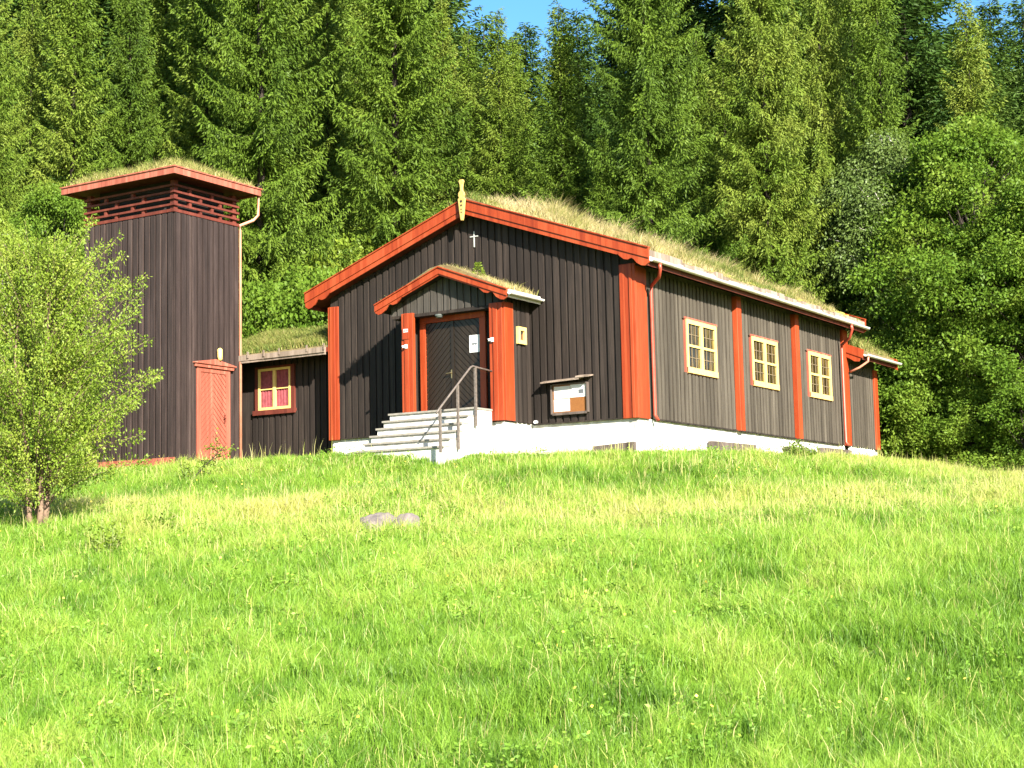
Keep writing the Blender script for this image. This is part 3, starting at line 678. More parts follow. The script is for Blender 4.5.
# ================================================================== LINK BUILDING
lk=empty('low_link_building',(-11,3,-.5),'low dark timber annex with a grass roof between bell tower and church','annex')
LY=.6
mb=MB(); mb.box(-13.2,-9.06,LY,LY+.12,-.8,2.46)
boards(mb,'x',LY,-1,-12.2,-9.02,-.45,2.36,pitch=.2,w=.14,holes=[(-12.10,-10.70,.88,2.16)]); mb.box(-13.2,-13.08,LY+.121,5.6,-.8,2.4); mb.box(-13.2,-9.06,5.6,5.7,-.8,2.4)
mb.build('wall',M['front'],lk)
mb=MB(); a,b,z0,z1=-12.10,-10.70,.86,2.16; y=LY
mb.box(a,a+.13,y-.06,y,z0+.1,z1); mb.box(b-.13,b,y-.06,y,z0+.1,z1); mb.box(a+.13,b-.13,y-.06,y,z1-.06,z1); mb.box(a-.05,b+.03,y-.10,y,z0-.03,z0+.10)
w=mb.build('window',M['reddark'],lk)
mb=MB(); a+=.132;b-=.132;z0+=.102;z1-=.062; c=(a+b)/2
mb.box(a,a+.055,y-.075,y,z0,z1); mb.box(b-.055,b,y-.075,y,z0,z1); mb.box(a+.055,b-.055,y-.075,y,z1-.06,z1); mb.box(a+.055,b-.055,y-.075,y,z0,z0+.07); mb.box(c-.045,c+.045,y-.076,y,z0+.07,z1-.06)
mz=(z0+z1)/2
for p,q in ((a+.055,c-.045),(c+.045,b-.055)): mb.box(p,q,y-.06,y,mz-.014,mz+.014)
mb.build('sash_frame',M['cream'],w)
mb=MB(); n_=28
for p,q in ((a+.055,c-.045),(c+.045,b-.055)):
    for k in range(n_//2):
        u0_=p+(q-p)*k/(n_/2); u1_=p+(q-p)*(k+1)/(n_/2); d0=.012*math.sin(k*2.1); d1=.012*math.sin((k+1)*2.1)
        mb.add([(u0_,y-.02+d0,z0+.07),(u1_,y-.02+d1,z0+.07),(u1_,y-.02+d1,z1-.06),(u0_,y-.02+d0,z1-.06)],[(0,1,2,3)])
mb.build('curtain',M['curtain'],w)
ZL=lambda y:2.44+.36*(y-.15)
mb=MB(); mb.prism([(-.08,2.28),(2.2,ZL(2.2)-.14),(6.0,2.30),(6.0,2.42),(2.2,ZL(2.2)-.01),(-.08,2.40)],'x',-13.4,-9.08); rf=mb.build('roof',M['reddark'],lk)
mb=MB(); rr=random.Random(8); x=-12.3
while x<-9.1:
    x2=min(x+rr.uniform(.5,.95),-9.08); h=rr.uniform(-.01,.015); mb.box(x,x2-.02,-.16+h,-.085,2.27,2.41+h); mb.box(x2-.05,x2,-.18,-.16,2.33,2.50); x=x2
mb.box(-12.35,-9.1,-.13,-.085,2.21,2.268); mb.build('eave_plank',M['greywood'],rf)
mb=MB(); mb.prism([(-.075,2.405),(2.2,ZL(2.2)-.008),(2.2,ZL(2.2)+.14),(.05,2.55)],'x',-13.35,-9.08); mb.build('turf_layer',M['soil'],rf)
def samp_lk(n):
    x=-13.3+4.2*RNG.random(n); y=-.05+2.4*RNG.random(n); z=ZL(y)+.10
    cl=fbm(x*2,y*2,2); return np.stack([x,y,z],1),(cl-.5)*.3,.5+1.1*np.clip(cl-.2,0,1)
sod_grass('roof_grass',26000,samp_lk,rf,.18,.10,.20,mat='drygrass',label='fresh green grass thick on the annex roof')
# ================================================================== BELL TOWER
TX0,TX1,TY0,TY1=-15.37,-12.12,-2.58,-.15; TZ=5.98
tw=empty('bell_tower',((TX0+TX1)/2,(TY0+TY1)/2,-.5),'tall square brown timber bell tower with red louvres and a grass roof','bell tower')
mb=MB(); mb.box(TX0,TX1,TY0,TY1,-.8,TZ)
boards(mb,'x',TY0,-1,TX0,TX1+.02,-.55,TZ-.002,pitch=.205,w=.14,th=.05)
boards(mb,'y',TX1,1,TY0+.03,TY1,-.55,TZ-.002,pitch=.205,w=.14,th=.05,holes=[(-1.80,-.46,-1,2.02)])
boards(mb,'x',TY1,1,TX0,TX1,-.55,TZ-.002); boards(mb,'y',TX0,-1,TY0,TY1,-.55,TZ-.002)
mb.build('wall',M['tower'],tw)
mb=MB(); mb.box(TX0+.25,TX1-.25,TY0+.25,TY1-.25,TZ,6.95); mb.build('bell_chamber',M['dark'],tw)
e_=.05
for k in range(5):
    z=TZ+.02+.172*k; mb=MB(); h=.055 if k else .08
    a0,a1,b0,b1=TX0-e_,TX1+e_,TY0-e_,TY1+e_; d=.05
    mb.box(a0,a1,b0,b0+d,z,z+h); mb.box(a0,a1,b1-d,b1,z,z+h); mb.box(a0,a0+d,b0+d,b1-d,z,z+h); mb.box(a1-d,a1,b0+d,b1-d,z,z+h)
    mb.box(a0+.06,a0+.2,b0+.06,b0+.2,z+h,z+.172); mb.box(a1-.2,a1-.06,b0+.06,b0+.2,z+h,z+.172); mb.box(a1-.2,a1-.06,b1-.2,b1-.06,z+h,z+.172); mb.box(a0+.06,a0+.2,b1-.2,b1-.06,z+h,z+.172)
    if k<4:
        o=.0 if k%2 else .4
        for q in (.75+o,1.75+o): mb.box(a0+q,a0+q+.09,b0+.03,b0+.12,z+h,z+.171)
        for q in (.6+o,1.45+o*.8): mb.box(a1-.12,a1-.03,b0+q,b0+q+.09,z+h,z+.171)
    mb.build('louvre_slat',M['reddark'],tw)
O=.47; x0,x1,y0,y1=TX0-O,TX1+O,TY0-O,TY1+O
mb=MB(); mb.box(x0+.05,x1-.05,y0+.05,y1-.05,6.93,6.99)
cx,cy=(x0+x1)/2,(y0+y1)/2
mb.add([(x0+.04,y0+.04,7.0),(x1-.04,y0+.04,7.0),(x1-.04,y1-.04,7.0),(x0+.04,y1-.04,7.0),(cx-.6,cy,7.46),(cx+.6,cy,7.46)],[(0,1,5,4),(1,2,5),(2,3,4,5),(3,0,4),(3,2,1,0)])
mb.build('roof_deck',M['reddark'],tw); 
mb=MB()
for (a,b,c,d) in ((x0,x1,y0,y0+.035),(x0,x1,y1-.035,y1),(x0,x0+.035,y0+.035,y1-.035),(x1-.035,x1,y0+.035,y1-.035)): mb.box(a,b,c,d,6.88,7.05)
for (a,b,c,d) in ((x0-.03,x1+.03,y0-.03,y0+.04),(x0-.03,x1+.03,y1-.04,y1+.03),(x0-.03,x0+.04,y0+.04,y1-.04),(x1-.04,x1+.03,y0+.04,y1-.04)): mb.box(a,b,c,d,7.051,7.085)
fa=mb.build('fascia',M['redfade'],tw)
mb=MB(); mb.add([(x0+.06,y0+.06,7.03),(x1-.06,y0+.06,7.03),(x1-.06,y1-.06,7.03),(x0+.06,y1-.06,7.03),(cx-.7,cy,7.58),(cx+.7,cy,7.58)],[(0,1,5,4),(1,2,5),(2,3,4,5),(3,0,4),(3,2,1,0)])
tf=mb.build('turf_layer',M['soil'],tw)
def samp_tw(n):
    x=x0+.08+(x1-x0-.16)*RNG.random(n); y=y0+.08+(y1-y0-.16)*RNG.random(n)
    dd=np.minimum(np.minimum(x-x0,x1-x)/( (x1-x0)/2-.65),np.minimum(y-y0,y1-y)/((y1-y0)/2)); z=7.03+.55*np.clip(dd,0,1)
    cl=fbm(x*3,y*3,2); return np.stack([x,y,z-.02],1),(cl-.5)*-.4,.45+1.3*np.clip(cl-.25,0,1)
sod_grass('roof_grass',16000,samp_tw,tf,.40,.14,.26,mat='drygrass',label='short yellow green grass on the tower roof')
# tower door on its right face
mb=MB(); a,b,z0,z1=-1.77,-.49,-.62,1.98; X_=TX1
mb.box(X_,X_+.06,a,a+.15,z0,z1); mb.box(X_,X_+.06,b-.15,b,z0,z1); mb.box(X_,X_+.06,a+.15,b-.15,z1-.12,z1)
mb.prism([(a-.10,z1+.001),(b+.10,z1+.001),(b+.12,z1+.09),((a+b)/2,z1+.21),(a-.12,z1+.09)],'x',X_,X_+.11)
mb.prism([(a-.16,z1+.091),(b+.16,z1+.091),(b+.16,z1+.125),((a+b)/2,z1+.25),(a-.16,z1+.125)],'x',X_,X_+.15)
td=mb.build('tower_door',M['redfade'],tw,bevel=.008)
ch_=(a+b)/2
chevron(a+.152,ch_,z0,z1-.122,X_+.02,False,'door_leaf','redfade',pitch=.15,parent=td,ax='y',th=.018)
chevron(ch_+.002,b-.152,z0,z1-.122,X_+.02,True,'door_leaf','redfade',pitch=.15,parent=td,ax='y',th=.018)
mb=MB(); mb.box(X_+.04,X_+.055,b-.24,b-.19,.55,.78); mb.tube([(X_+.05,b-.215,.68),(X_+.10,b-.215,.68),(X_+.10,b-.30,.68)],.012,6); mb.build('door_handle',M['reddark'],td)
mb=MB(); mb.tube([(X_+.16,-1.0,2.20),(X_+.16,-1.0,2.24),(X_+.15,-1.0,2.30),(X_+.15,-1.0,2.50),(X_+.14,-1.0,2.53)],[.035,.06,.07,.07,.04],12)
tag(mb.build('wall_lamp',M['cream'],smooth=True),'small cream coloured lamp on top of the red tower door frame','lamp')
mb=MB(); mb.tube([(x1-.10,y1-.0,6.96),(x1-.10,y1-.0,6.35),(x1-.18,y1-.12,6.2),(TX1+.10,TY1+.02,6.02),(TX1+.07,TY1+.05,5.9),(TX1+.07,TY1+.05,-.6)],.042,10); mb.build('downpipe',M['salmon'],tw,smooth=True)
mb=MB(); mb.box(TX1-.0,TX1+.035,TY1-.06,TY1+.02,-.6,TZ-.01); mb.build('corner_board',M['reddark'],tw)
mb=MB(); mb.box(TX0-.05,TX1+.08,TY0-.10,TY0-.035,-.66,-.44); mb.build('base_board',M['redfade'],tw)

# ================================================================== ROCKS
def rock(px,py,sx,sy,sz,label,seed,group=None,name='boulder',mat='rock'):
    import bmesh
    P=hit(px,py); bm=bmesh.new(); bmesh.ops.create_icosphere(bm,subdivisions=4,radius=1); rr=np.random.default_rng(seed)
    dirs=rr.normal(size=(14,3)); dirs/=np.linalg.norm(dirs,axis=1)[:,None]; off=rr.uniform(.55,.95,14)
    for v in bm.verts:
        d=np.array(v.co)
        for k in range(14):
            s=d@dirs[k]
            if s>off[k]: d=d-dirs[k]*(s-off[k])*.9
        d=d*(1+.04*math.sin(d[0]*9+seed)+.03*math.sin(d[1]*13)+.02*math.sin(d[2]*21+d[0]*15))
        v.co=(d[0]*sx,d[1]*sy,d[2]*sz)
    me=bpy.data.meshes.new(name); bm.to_mesh(me); bm.free(); me.materials.append(M[mat])
    me.polygons.foreach_set('use_smooth',[True]*len(me.polygons))
    o=bpy.data.objects.new(name,me); COL.objects.link(o); o.location=(P[0],P[1],P[2]+sz*.20); o.rotation_euler.z=seed; tag(o,label,'rock',group)
rock(381,534,.40,.34,.36,'larger grey pink boulder in the meadow below the steps',3,'boulders in the grass')
rock(408,535,.30,.26,.30,'smaller half hidden boulder just right of the larger one in the meadow',5,'boulders in the grass')
rock(655,502,.26,.2,.15,'flat pale stone on the grassy bank below the church corner',9,mat='rock')

# ================================================================== TREES
def tufts(P,D,ln,wd,rs,two=True):
    """diamond quads at P along D; returns V,F(4)"""
    n=len(P); r=rs.normal(size=(n,3)); s=np.cross(D,r); s/=np.linalg.norm(s,axis=1)[:,None]+1e-9
    a=P; b=P+D*(ln*.45)[:,None]+s*(wd*.5)[:,None]; c=P+D*ln[:,None]; d=P+D*(ln*.45)[:,None]-s*(wd*.5)[:,None]
    V=np.stack([a,b,c,d],1).reshape(-1,3); F=np.arange(4*n).reshape(-1,4); return V,F
def spruce_mesh(seed,H=20,Rb=2.6,dens=1.0,bare=.0):
    rs=np.random.default_rng(seed); PP=[];DD=[];LL=[];WW=[]
    tr=MB(); tr.tube([(0,0,-1),(0,0,H*.3),(.05,0,H*.7),(0,0,H)],[.20,.13,.05,.008],8)
    z=.8; 
    while z<H-.15:
        f=z/H; r=Rb*(1-f)**.75*(1 if f>.12 else .75+f*2)+.12
        nb=int(rs.integers(5,8)); a0=rs.random()*6.28
        for k in range(nb):
            az=a0+k*6.283/nb+rs.normal(0,.2); L=r*rs.uniform(.6,1.15)*(1.0+.12*math.sin(3*az+z)); zz=z+rs.normal(0,.09)
            dr=rs.uniform(.5,.85)*(1-f*.85) - f*f*.7; upc=rs.uniform(.3,.6)
            rad=np.array([math.cos(az),math.sin(az)]); tan=np.array([-rad[1],rad[0]])
            ns=max(3,int(L/.085*dens)); s=(np.arange(ns)+rs.random(ns))/ns; s=s[s>.05] if L>1 else s
            if len(s)==0: continue
            px=rad[0]*L*s; py=rad[1]*L*s; pz=zz-dr*L*s+upc*L*s**2.5
            if rs.random()<.12 and f<.7: tr.tube([(0,0,zz),(rad[0]*L*.3,rad[1]*L*.3,zz-dr*L*.3),(rad[0]*L*.55,rad[1]*L*.55,zz-dr*L*.55+upc*L*.2)],[.022,.014,.006],4)
            for sd in (-1,1):
                tl=(.26*L*(1-s)**.7*(.5+.9*rs.random(len(s)))+.09); tl=np.minimum(tl,.50)
                nt_=np.maximum(1,(tl/.085*dens).astype(int)); tot=nt_.sum()
                idx=np.repeat(np.arange(len(s)),nt_); q=(np.concatenate([np.arange(x) for x in nt_])+.5)/nt_[idx]
                dx=rad[0]*.6+tan[0]*sd*.8; dy=rad[1]*.6+tan[1]*sd*.8
                dist=q*tl[idx]; drop=1.1*dist**1.5
                p=np.stack([px[idx]+dx*dist,py[idx]+dy*dist,pz[idx]-drop],1)
                d=np.stack([np.full(tot,dx),np.full(tot,dy),-.45-.4*q],1)+rs.normal(0,.28,(tot,3)); d/=np.linalg.norm(d,axis=1)[:,None]
                PP.append(p);DD.append(d);LL.append(rs.uniform(.08,.16,tot));WW.append(rs.uniform(.03,.055,tot))
            # hanging comb twigs under the branch
            m=len(s); hl=np.minimum(.42,.20*L*(1-.5*s))*(.3+rs.random(m)*.9)+.06; nt_=np.maximum(1,(hl/.07).astype(int)); tot=nt_.sum()
            idx=np.repeat(np.arange(m),nt_); q=(np.concatenate([np.arange(x) for x in nt_])+.5)/nt_[idx]
            p=np.stack([px[idx],py[idx],pz[idx]-q*hl[idx]],1)+rs.normal(0,.025,(tot,3))
            d=np.tile([rad[0]*.2,rad[1]*.2,-1.0],(tot,1))+rs.normal(0,.3,(tot,3)); d/=np.linalg.norm(d,axis=1)[:,None]
            PP.append(p);DD.append(d);LL.append(rs.uniform(.09,.18,tot));WW.append(rs.uniform(.022,.045,tot))
            p=np.stack([px,py,pz],1); d=np.tile([rad[0],rad[1],.15],(m,1))+rs.normal(0,.3,(m,3)); d/=np.linalg.norm(d,axis=1)[:,None]
            PP.append(p);DD.append(d);LL.append(rs.uniform(.12,.2,m));WW.append(rs.uniform(.03,.05,m))
        z+=.36*(1.15-.55*f)*rs.uniform(.8,1.25)/dens**.3
    # leader
    P=np.concatenate(PP);D=np.concatenate(DD);V,F=tufts(P,D,np.concatenate(LL),np.concatenate(WW),rs)
    me=np_mesh('crown',V,F,4,M['spruce']); return tr,me,len(F)
def pt_in(rs): 
    v=rs.normal(size=3); v/=np.linalg.norm(v); return v*rs.random()**.33
def broad_mesh(seed,H,Rx,base=.12,ncl=90,per=260,cr=.42,leaf=.13,droop=0,mat='broad',shape='oval',bark='bark',tr_r=.12,stems=1,zs=1.0):
    rs=np.random.default_rng(seed); tr=MB(); PP=[];DD=[]
    C=[]
    for k in range(ncl):
        f=rs.random()**.9; zz=H*(base+(1-base)*f)
        if shape=='oval': pr=math.sin(pi*min(1,max(.0,.12+.88*f)))**.6 if f>.45 else .65+.35*math.sin(pi*(f+.05))
        elif shape=='dome': pr=math.sqrt(max(0,1-f**2.2))*.95+.05
        else: pr=(1-f)**.7*.9+.12
        r=Rx*pr*rs.random()**.38; az=rs.random()*6.283
        C.append((r*math.cos(az),r*math.sin(az),zz,f))
    stm=[]
    for i in range(stems):
        a=rs.random()*6.28; sp=(.0 if stems==1 else .16)
        stm.append((math.cos(a)*sp,math.sin(a)*sp,a))
        top=(math.cos(a)*Rx*(.08 if stems==1 else .3),math.sin(a)*Rx*(.08 if stems==1 else .3),H*.85)
        tr.tube([(stm[-1][0],stm[-1][1],-.3),(stm[-1][0]*1.6,stm[-1][1]*1.6,H*.12),(top[0]*.5,top[1]*.5,H*.45),top],[tr_r*1.25,tr_r,tr_r*.55,tr_r*.12],7)
    for (x,y,z,f) in C:
        k=rs.integers(len(stm)); a=stm[k][2]; tx=math.cos(a)*Rx*(.04 if stems==1 else .15); ty=math.sin(a)*Rx*(.04 if stems==1 else .15)
        zb=max(H*.08,z-.25*H*rs.uniform(.5,1.2)-.3*math.hypot(x,y)); zb=max(H*.06,zb)
        mx=(tx+x)/2; my=(ty+y)/2; mz=zb*.4+z*.6+(.1*H*droop)
        tr.tube([(tx,ty,zb),(mx,my,mz),(x,y,z)],[tr_r*.32,tr_r*.2,.008],4)
        c=cr*rs.uniform(.65,1.35); m=int(per*rs.uniform(.6,1.3)*(c/cr)**2)
        v=rs.normal(size=(m,3)); v/=np.linalg.norm(v,axis=1)[:,None]; rad=rs.random(m)**.45
        p=v*rad[:,None]*c*np.array([1.1,1.1,.75*zs]); 
        if droop: p[:,2]-=droop*rs.random(m)**1.5*c*1.8
        p=p+np.array([x,y,z]); PP.append(p)
        d=v*.6+rs.normal(0,.6,(m,3))+np.array([0,0,-.25-droop]); d/=np.linalg.norm(d,axis=1)[:,None]; DD.append(d)
    P=np.concatenate(PP); D=np.concatenate(DD); n=len(P)
    V,F=tufts(P,D,leaf*rs.uniform(.7,1.3,n),leaf*.62*rs.uniform(.7,1.2,n),rs)
    return tr,np_mesh('crown',V,F,4,M[mat]),n
def make_tree(name,trmb,crmesh,bark):
    trme=trmb.build('trunk',M[bark]); me=trme.data; bpy.data.objects.remove(trme)
    me.polygons.foreach_set('use_smooth',[True]*len(me.polygons))
    return (name,me,crmesh)
_used={}
def place(proto,x,y,z,label,cat,group=None,s=1.0,sz=None,rz=None,mat=None):
    name,tm,cm=proto
    e=bpy.data.objects.new(name,None); COL.objects.link(e); e.location=(x,y,z); e.scale=(s,s,sz or s); e.rotation_euler.z=random.random()*6.28 if rz is None else rz
    tag(e,label,cat,group)
    t=bpy.data.objects.new('trunk',tm); COL.objects.link(t); t.parent=e
    c=bpy.data.objects.new('crown',cm); COL.objects.link(c); c.parent=e
    if mat:
        c.material_slots[0].link='OBJECT'; c.material_slots[0].material=M[mat]
    return e
SP=[]
for sd,(Rb,de) in enumerate(((2.5,1.55),(2.2,1.55),(2.9,1.45),(2.0,1.6))):
    t,c,nf=spruce_mesh(100+sd,20,Rb,de); SP.append(make_tree('spruce_tree',t,c,'bark')); print('spruce',nf)
def top_h(px,row,t,z): # tree height so its top reaches a given elevation
    return (560-row)/FPX*t+CAM[2]-z
def spruce(px,t,row,k,label,w=1.0,group='spruces in the forest behind the church',mat=None):
    x,y,z=at(px,t); row=row*2.2 if row<-25 else row; w=w*(.86 if mat is None else 1); h=top_h(px,row,t,z); return place(SP[k],x,y,z,label,'spruce tree',group,s=w*h/20,sz=h/20,mat=mat)
FR=[(28,56,-30,1,1.1,'slender pale green spruce at the far left edge of the forest'),
(128,55,-60,0,1.0,'tall spruce rising directly behind the left half of the bell tower roof'),
(205,59,-120,3,1.1,'spruce standing just behind the bell tower, its crown above the tower peak'),
(262,53,-170,2,1.0,'broad dark spruce right of the bell tower, the biggest beside the downpipe'),
(330,61,-60,1,1.1,'narrower spruce set back between the tower spruce and the gable spruce'),
(398,54,-150,0,1.1,'thick spruce above the left roof slope of the church'),
(448,62,-20,3,1.2,'slim spruce behind the left of the gable peak'),
(505,58,-4,1,1.35,'spruce with its top against the blue sky just right of the gable finial'),
(568,56,-10,1,1.5,'pointed spruce with its tip in the gap of blue sky above the roof'),
(608,53,130,1,1.5,'short young spruce half hidden behind the grassy ridge'),
(655,53,-130,2,1.0,'huge broad spruce standing above the middle of the church roof'),
(735,62,30,1,1.5,'lower spruce in the narrow sky gap right of the huge broad spruce'),
(775,56,-110,0,1.0,'tall spruce behind the far half of the church roof'),
(835,60,-70,2,.9,'spruce behind the far end of the roof ridge'),
(893,58,-50,1,1.1,'spruce rising above the grey green birch'),
(985,63,-4,0,1.35,'pointed dark spruce with its tip in the sky at the upper right'),
(520,66,25,0,1.3,'spruce set back just right of the sky gap spruce above the ridge start'),
(475,65,18,1,1.3,'spruce set back above the gable peak with its tip near the sky'),
(945,72,20,3,1.6,'thin distant spruce left of the pointed one at the upper right')]
for (px,t,row,k,w,lab) in FR: spruce(px,t,row,k,lab,w)
for (px,t,row,k,lab) in ((165,63,-60,2,'spruce filling the gap behind the right half of the tower roof'),(300,64,-70,0,'spruce behind the broad dark one near the downpipe'),(360,65,-80,1,'spruce filling the gap left of the thick one above the left roof slope'),(708,66,25,2,'spruce set back between the huge broad one and the far roof'),(808,66,-50,3,'spruce filling the gap above the far half of the roof'),(868,67,-40,1,'spruce standing behind the birch at the far roof end')):
    spruce(px,t,row,k,lab,1.2)
rr=random.Random(21)
for i in range(46):
    px=-60+i*25+rr.uniform(-10,10); t=rr.uniform(69,80)
    gap=(455<px<640) or (700<px<760) or (925<px)
    row=rr.uniform(-5,45) if gap else rr.uniform(-150,-40)
    spruce(px,t,row,i%4,'dark spruce deep in the forest, seen only in slivers between nearer trees',w=1.7,group='back row spruces',mat='spruceshade')
for i in range(22):
    px=-80+i*56+rr.uniform(-14,14); t=rr.uniform(84,98)
    spruce(px,t,rr.uniform(45,110),(i+1)%4,'dark spruce deep in the forest, seen only in slivers between nearer trees',w=1.9,group='back row spruces',mat='spruceshade')
# broadleaf
B1=make_tree('broadleaf_tree',*broad_mesh(1,9.5,3.6,.06,230,520,.50,.10,0)[:2],'bark')
B2=make_tree('broadleaf_tree',*broad_mesh(2,9.5,3.2,.06,210,500,.48,.098,.15,shape='dome')[:2],'bark')
B3=make_tree('birch_tree',*broad_mesh(3,10,2.2,.10,130,420,.46,.085,.9,mat='birch',shape='oval',bark='palebark')[:2],'palebark')
B4=make_tree('leafy_bush',*broad_mesh(4,3.2,1.7,.05,70,420,.36,.085,0,shape='dome',tr_r=.05,stems=4)[:2],'bark')
def broad(pr,px,t,row,H0,w,label,cat='broadleaf tree',group='leafy trees along the forest edge',mat=None,rz=None):
    x,y,z=at(px,t); h=top_h(px,row,t,z); return place(pr,x,y,z,label,cat,group,s=w*h/H0,sz=h/H0,mat=mat,rz=rz)
broad(B1,985,55,135,9.5,1.0,'big round leafy tree with bright green top at the right edge')
broad(B2,1050,52,190,9.5,1.1,'leafy tree cut by the right edge of the photo, low over the grass')
broad(B3,893,57,138,10,1.2,'pale grey green birch with drooping twigs behind the church end',cat='birch tree')
broad(B2,935,54.5,225,9.5,.95,'dark green leafy tree just right of the low chancel')
broad(B1,845,62,170,9.5,.8,'leafy tree between the birch and the far end of the church roof')
broad(B3,800,61,185,10,.95,'loose birch rising behind the far part of the turf ridge',cat='birch tree',mat='broad')
broad(B4,905,53.5,350,3.2,1.0,'dark bush pressed against the end of the chancel',cat='bush')
broad(B4,975,51.5,395,3.2,1.2,'low bush at the foot of the big round tree',cat='bush')
broad(B4,1030,49,400,3.2,1.2,'low bush at the right end of the grassy crest',cat='bush')
broad(B2,55,50,178,9.5,.85,'bright green leafy tree left of the bell tower')
broad(B3,-12,47,190,10,.9,'feathery light green tree at the far left edge behind the young tree',cat='birch tree',mat='young')
spruce(-22,52,-70,2,'tall yellow green spruce cut by the left edge of the photo',1.0)
spruce(70,53,-90,3,'slim spruce over the leafy tree left of the tower',1.1)
broad(B1,105,58,170,9.5,.7,'leafy tree close behind the left side of the tower')
broad(B4,8,43,330,3.2,1.4,'bright bush at the left edge behind the young tree',cat='bush',mat='broad')
broad(B4,90,49,330,3.2,1.1,'bush beside the left foot of the tower',cat='bush',mat='broad')
broad(B2,290,52,262,9.5,.75,'small leafy tree above the annex roof')
broad(B4,352,54,240,3.2,.8,'light green bush showing over the left roof slope',cat='bush',mat='young')
broad(B4,262,50,285,3.2,.8,'dark green bush behind the annex beside the tower downpipe',cat='bush',mat='broad')
broad(B4,318,50,272,3.2,.8,'green bush between annex roof and the left barge board tip',cat='bush',mat='broad')
broad(B1,430,58,215,9.5,.9,'leafy tree just behind the gable peak, low under the spruces')
broad(B1,745,63,205,9.5,.9,'leafy tree behind the middle of the ridge, under the spruces')
# ---- young multi-stem tree in front of the tower
def young_tree():
    rs=np.random.default_rng(77); tr=MB(); PP=[];DD=[]
    H=5.5
    for i in range(5):
        a=i*1.25+.4; b=(math.cos(a)*.10,math.sin(a)*.10); k=.25+.2*rs.random()
        tr.tube([(b[0],b[1],-.2),(b[0]*2.2,b[1]*2.2,.35),(math.cos(a)*k*.7,math.sin(a)*k*.7,1.2),(math.cos(a)*k*1.6,math.sin(a)*k*1.6,3.0),(math.cos(a)*k*1.3,math.sin(a)*k*1.3,H*rs.uniform(.8,.98))],[.085,.065,.05,.028,.006],7)
    n=300
    for i in range(n):
        f=(i+rs.random())/n; z0=.35+f**1.1*(H-1.0); az=rs.random()*6.283
        L=(2.35*(1-f)**.55*(.55+.45*min(1,f*5+.35))+.25)*rs.uniform(.45,1.25)
        rise=rs.uniform(.4,1.1)+.6*f; m=16
        s=np.linspace(0,1,m); wob=np.cumsum(rs.normal(0,.04,m))*L*.3
        x=math.cos(az)*(.2+L*s)-math.sin(az)*wob; y=math.sin(az)*(.2+L*s)+math.cos(az)*wob; z=z0+L*(rise*s-.25*s*s)-.1*np.abs(wob)
        pts=np.stack([x,y,z],1)
        tr.tube([tuple(pts[0]),tuple(pts[5]),tuple(pts[10]),tuple(pts[15])],[.011,.008,.005,.002],4)
        # side sprigs with leaves
        nl=int(215*L/2+90); u=.15+.85*rs.random(nl)**.8; ix=np.clip((u*(m-1)).astype(int),0,m-2); fr=u*(m-1)-ix
        base=pts[ix]*(1-fr[:,None])+pts[ix+1]*fr[:,None]
        off=rs.normal(0,1,(nl,3)); off/=np.linalg.norm(off,axis=1)[:,None]; sp=.05+.26*(1-u)*L/2+.07
        PP.append(base+off*(sp*rs.random(nl)**.6)[:,None]); d=off+rs.normal(0,.5,(nl,3))+[math.cos(az)*.4,math.sin(az)*.4,-.1]; d/=np.linalg.norm(d,axis=1)[:,None]; DD.append(d)
    P=np.concatenate(PP);D=np.concatenate(DD);k=len(P)
    V,F=tufts(P,D,rs.uniform(.04,.085,k),rs.uniform(.022,.045,k),rs)
    print('young',k)
    return tr,np_mesh('crown',V,F,4,M['young'])
yt=make_tree('young_willow_tree',*young_tree(),'birchbark')
P=hit(36,530); place(yt,P[0],P[1],P[2],'airy light green young tree with several reddish stems in front of the bell tower','small tree',s=.78,sz=.95,rz=.6)
# ---- leaning sapling before the tower, small plants
def sapling(base,tip,name,label,leafn=260,seed=5,cat='sapling',spread=.28,mat='young',leaf=.07):
    rs=np.random.default_rng(seed); e=empty(name,tuple(base),label,cat)
    b=np.array(base);t=np.array(tip); mb=MB(); mid=(b+t)/2+np.array([0,0,-.12*np.linalg.norm(t-b)])
    mb.tube([tuple(b),tuple(mid),tuple(t)],[.022,.016,.005],6); PP=[]
    for k in range(14):
        u=.35+.65*rs.random(); p=b*(1-u)**2+2*u*(1-u)*mid+t*u*u; q=p+rs.normal(0,1,3)*spread*np.array([1,1,.7])+[0,0,.08]
        mb.tube([tuple(p),tuple(q)],[.008,.003],4); w=rs.random((leafn//14,1)); PP.append(p*(1-w)+q*w+rs.normal(0,.06,(leafn//14,3)))
    mb.build('stem',M['bark'],e)
    P_=np.concatenate(PP); D=rs.normal(0,1,P_.shape); D/=np.linalg.norm(D,axis=1)[:,None]; n=len(P_)
    V,F=tufts(P_-b,D,rs.uniform(.7,1.3,n)*leaf,rs.uniform(.4,.7,n)*leaf,rs)
    c=bpy.data.objects.new('leaves',np_mesh('leaves',V,F,4,M[mat])); COL.objects.link(c); c.parent=e
P=hit(160,492); sapling(P,np.array(P)+RH[0]*0+np.array([RH[0]*1.5,RH[1]*1.5,1.05]),'leaning_sapling','thin sapling leaning to the right in front of the red tower door',520,5)
P=hit(163,537); 
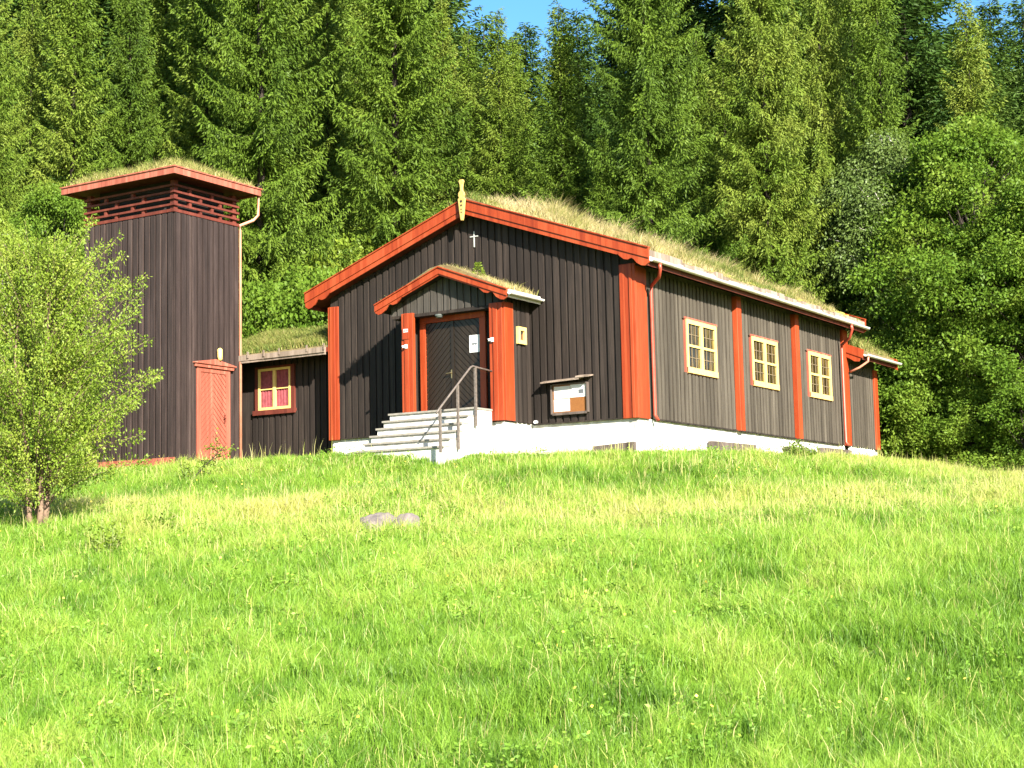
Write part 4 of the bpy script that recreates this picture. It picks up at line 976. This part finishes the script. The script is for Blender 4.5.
def weed(px,py,h,label,seed,r=.3,n=30,mat='broad'):
    P=hit(px,py); rs=np.random.default_rng(seed); e=empty('weed_clump',tuple(P),label,'weeds'); mb=MB(); PP=[]
    for k in range(n):
        a=rs.random()*6.28; q=(P[0]+math.cos(a)*r*rs.random(),P[1]+math.sin(a)*r*rs.random(),P[2]+h*rs.uniform(.5,1))
        p=(P[0]+math.cos(a)*r*.2,P[1]+math.sin(a)*r*.2,P[2]-.03); mb.tube([p,q],[.006,.002],4)
        w=rs.random((16,1)); PP.append(np.array(p)*(1-w)+np.array(q)*w+rs.normal(0,.03,(16,3)))
    mb.build('stem',M['grass2'],e); P_=np.concatenate(PP); D=rs.normal(0,1,P_.shape)+[0,0,.5]; D/=np.linalg.norm(D,axis=1)[:,None]; m=len(P_)
    V,F=tufts(P_-P,D,rs.uniform(.06,.11,m),rs.uniform(.025,.05,m),rs)
    c=bpy.data.objects.new('leaves',np_mesh('leaves',V,F,4,M[mat])); COL.objects.link(c); c.parent=e
M['grass2']=plain('green_stem',(.12,.16,.04),(.2,.2,.07))
weed(163,540,.40,'low dark weed clump in the meadow below the leaning sapling',1,.35,40)
weed(797,462,.55,'dark leafy weeds against the side plinth of the church',2,.5,46)
weed(810,462,.40,'smaller weeds on the crest just right of the dark leafy ones',3,.4,30)
weed(262,462,.75,'tall dry weeds below the annex window',4,.5,26,'dry')if 'dry' in M else None
M['dry']=plain('dry_weed',(.34,.27,.12),(.45,.38,.2))
weed(262,461,.85,'tall dry weeds below the annex window',4,.55,22,'dry')
weed(300,459,.55,'lower dry weeds right of the annex window by the church post',6,.5,22,'dry')
weed(105,560,.7,'thin dry weeds at the foot of the young tree',8,.5,22,'young')
# spruce seedling on the porch roof
e=empty('spruce_seedling',(-3.75,-.9,3.47),'tiny yellow green spruce seedling growing on the porch roof','seedling')
rs=np.random.default_rng(4); m=260; f=rs.random(m); a=rs.random(m)*6.28; rad=.20*(1-f)+.02
Pq=np.stack([np.cos(a)*rad*rs.random(m)**.5,np.sin(a)*rad*rs.random(m)**.5,f*.42],1); D=np.stack([np.cos(a),np.sin(a),np.full(m,.4)],1)+rs.normal(0,.3,(m,3)); D/=np.linalg.norm(D,axis=1)[:,None]
V,F=tufts(Pq,D,rs.uniform(.05,.10,m),rs.uniform(.02,.035,m),rs); c=bpy.data.objects.new('crown',np_mesh('crown',V,F,4,M['young'])); COL.objects.link(c); c.parent=e
mb=MB(); mb.tube([(-3.75,-.9,3.4),(-3.75,-.9,3.85)],[.012,.004],6); mb.build('stem',M['bark'],e)

# ================================================================== LIGHT
w=bpy.data.worlds.new('World'); S.world=w; w.use_nodes=True; nt=w.node_tree
AZ_,EL=57,28
sky=nt.nodes.new('ShaderNodeTexSky'); sky.sky_type='NISHITA'; sky.sun_disc=False; sky.sun_elevation=R(EL); sky.sun_rotation=R(180-AZ_); sky.air_density=1.0; sky.dust_density=.6; sky.ozone_density=1.5
bg=nt.nodes['Background']; bg.inputs[1].default_value=.068
hs=nt.nodes.new('ShaderNodeHueSaturation'); hs.inputs['Saturation'].default_value=1.35; nt.links.new(sky.outputs[0],hs.inputs['Color']); nt.links.new(hs.outputs[0],bg.inputs[0])
sl=bpy.data.lights.new('sun','SUN'); sl.energy=5.0; sl.angle=R(.53); sl.color=(1,.93,.80); so=bpy.data.objects.new('sun',sl); COL.objects.link(so)
sv=Vector((math.sin(R(AZ_))*math.cos(R(EL)),-math.cos(R(AZ_))*math.cos(R(EL)),math.sin(R(EL))))
so.rotation_euler=sv.to_track_quat('Z','Y').to_euler()
S.view_settings.view_transform='Standard'; S.view_settings.look='None'; S.view_settings.gamma=1; S.view_settings.exposure=2.12
S.render.engine='CYCLES'
S.cycles.max_bounces=6; S.cycles.diffuse_bounces=3; S.cycles.transmission_bounces=4
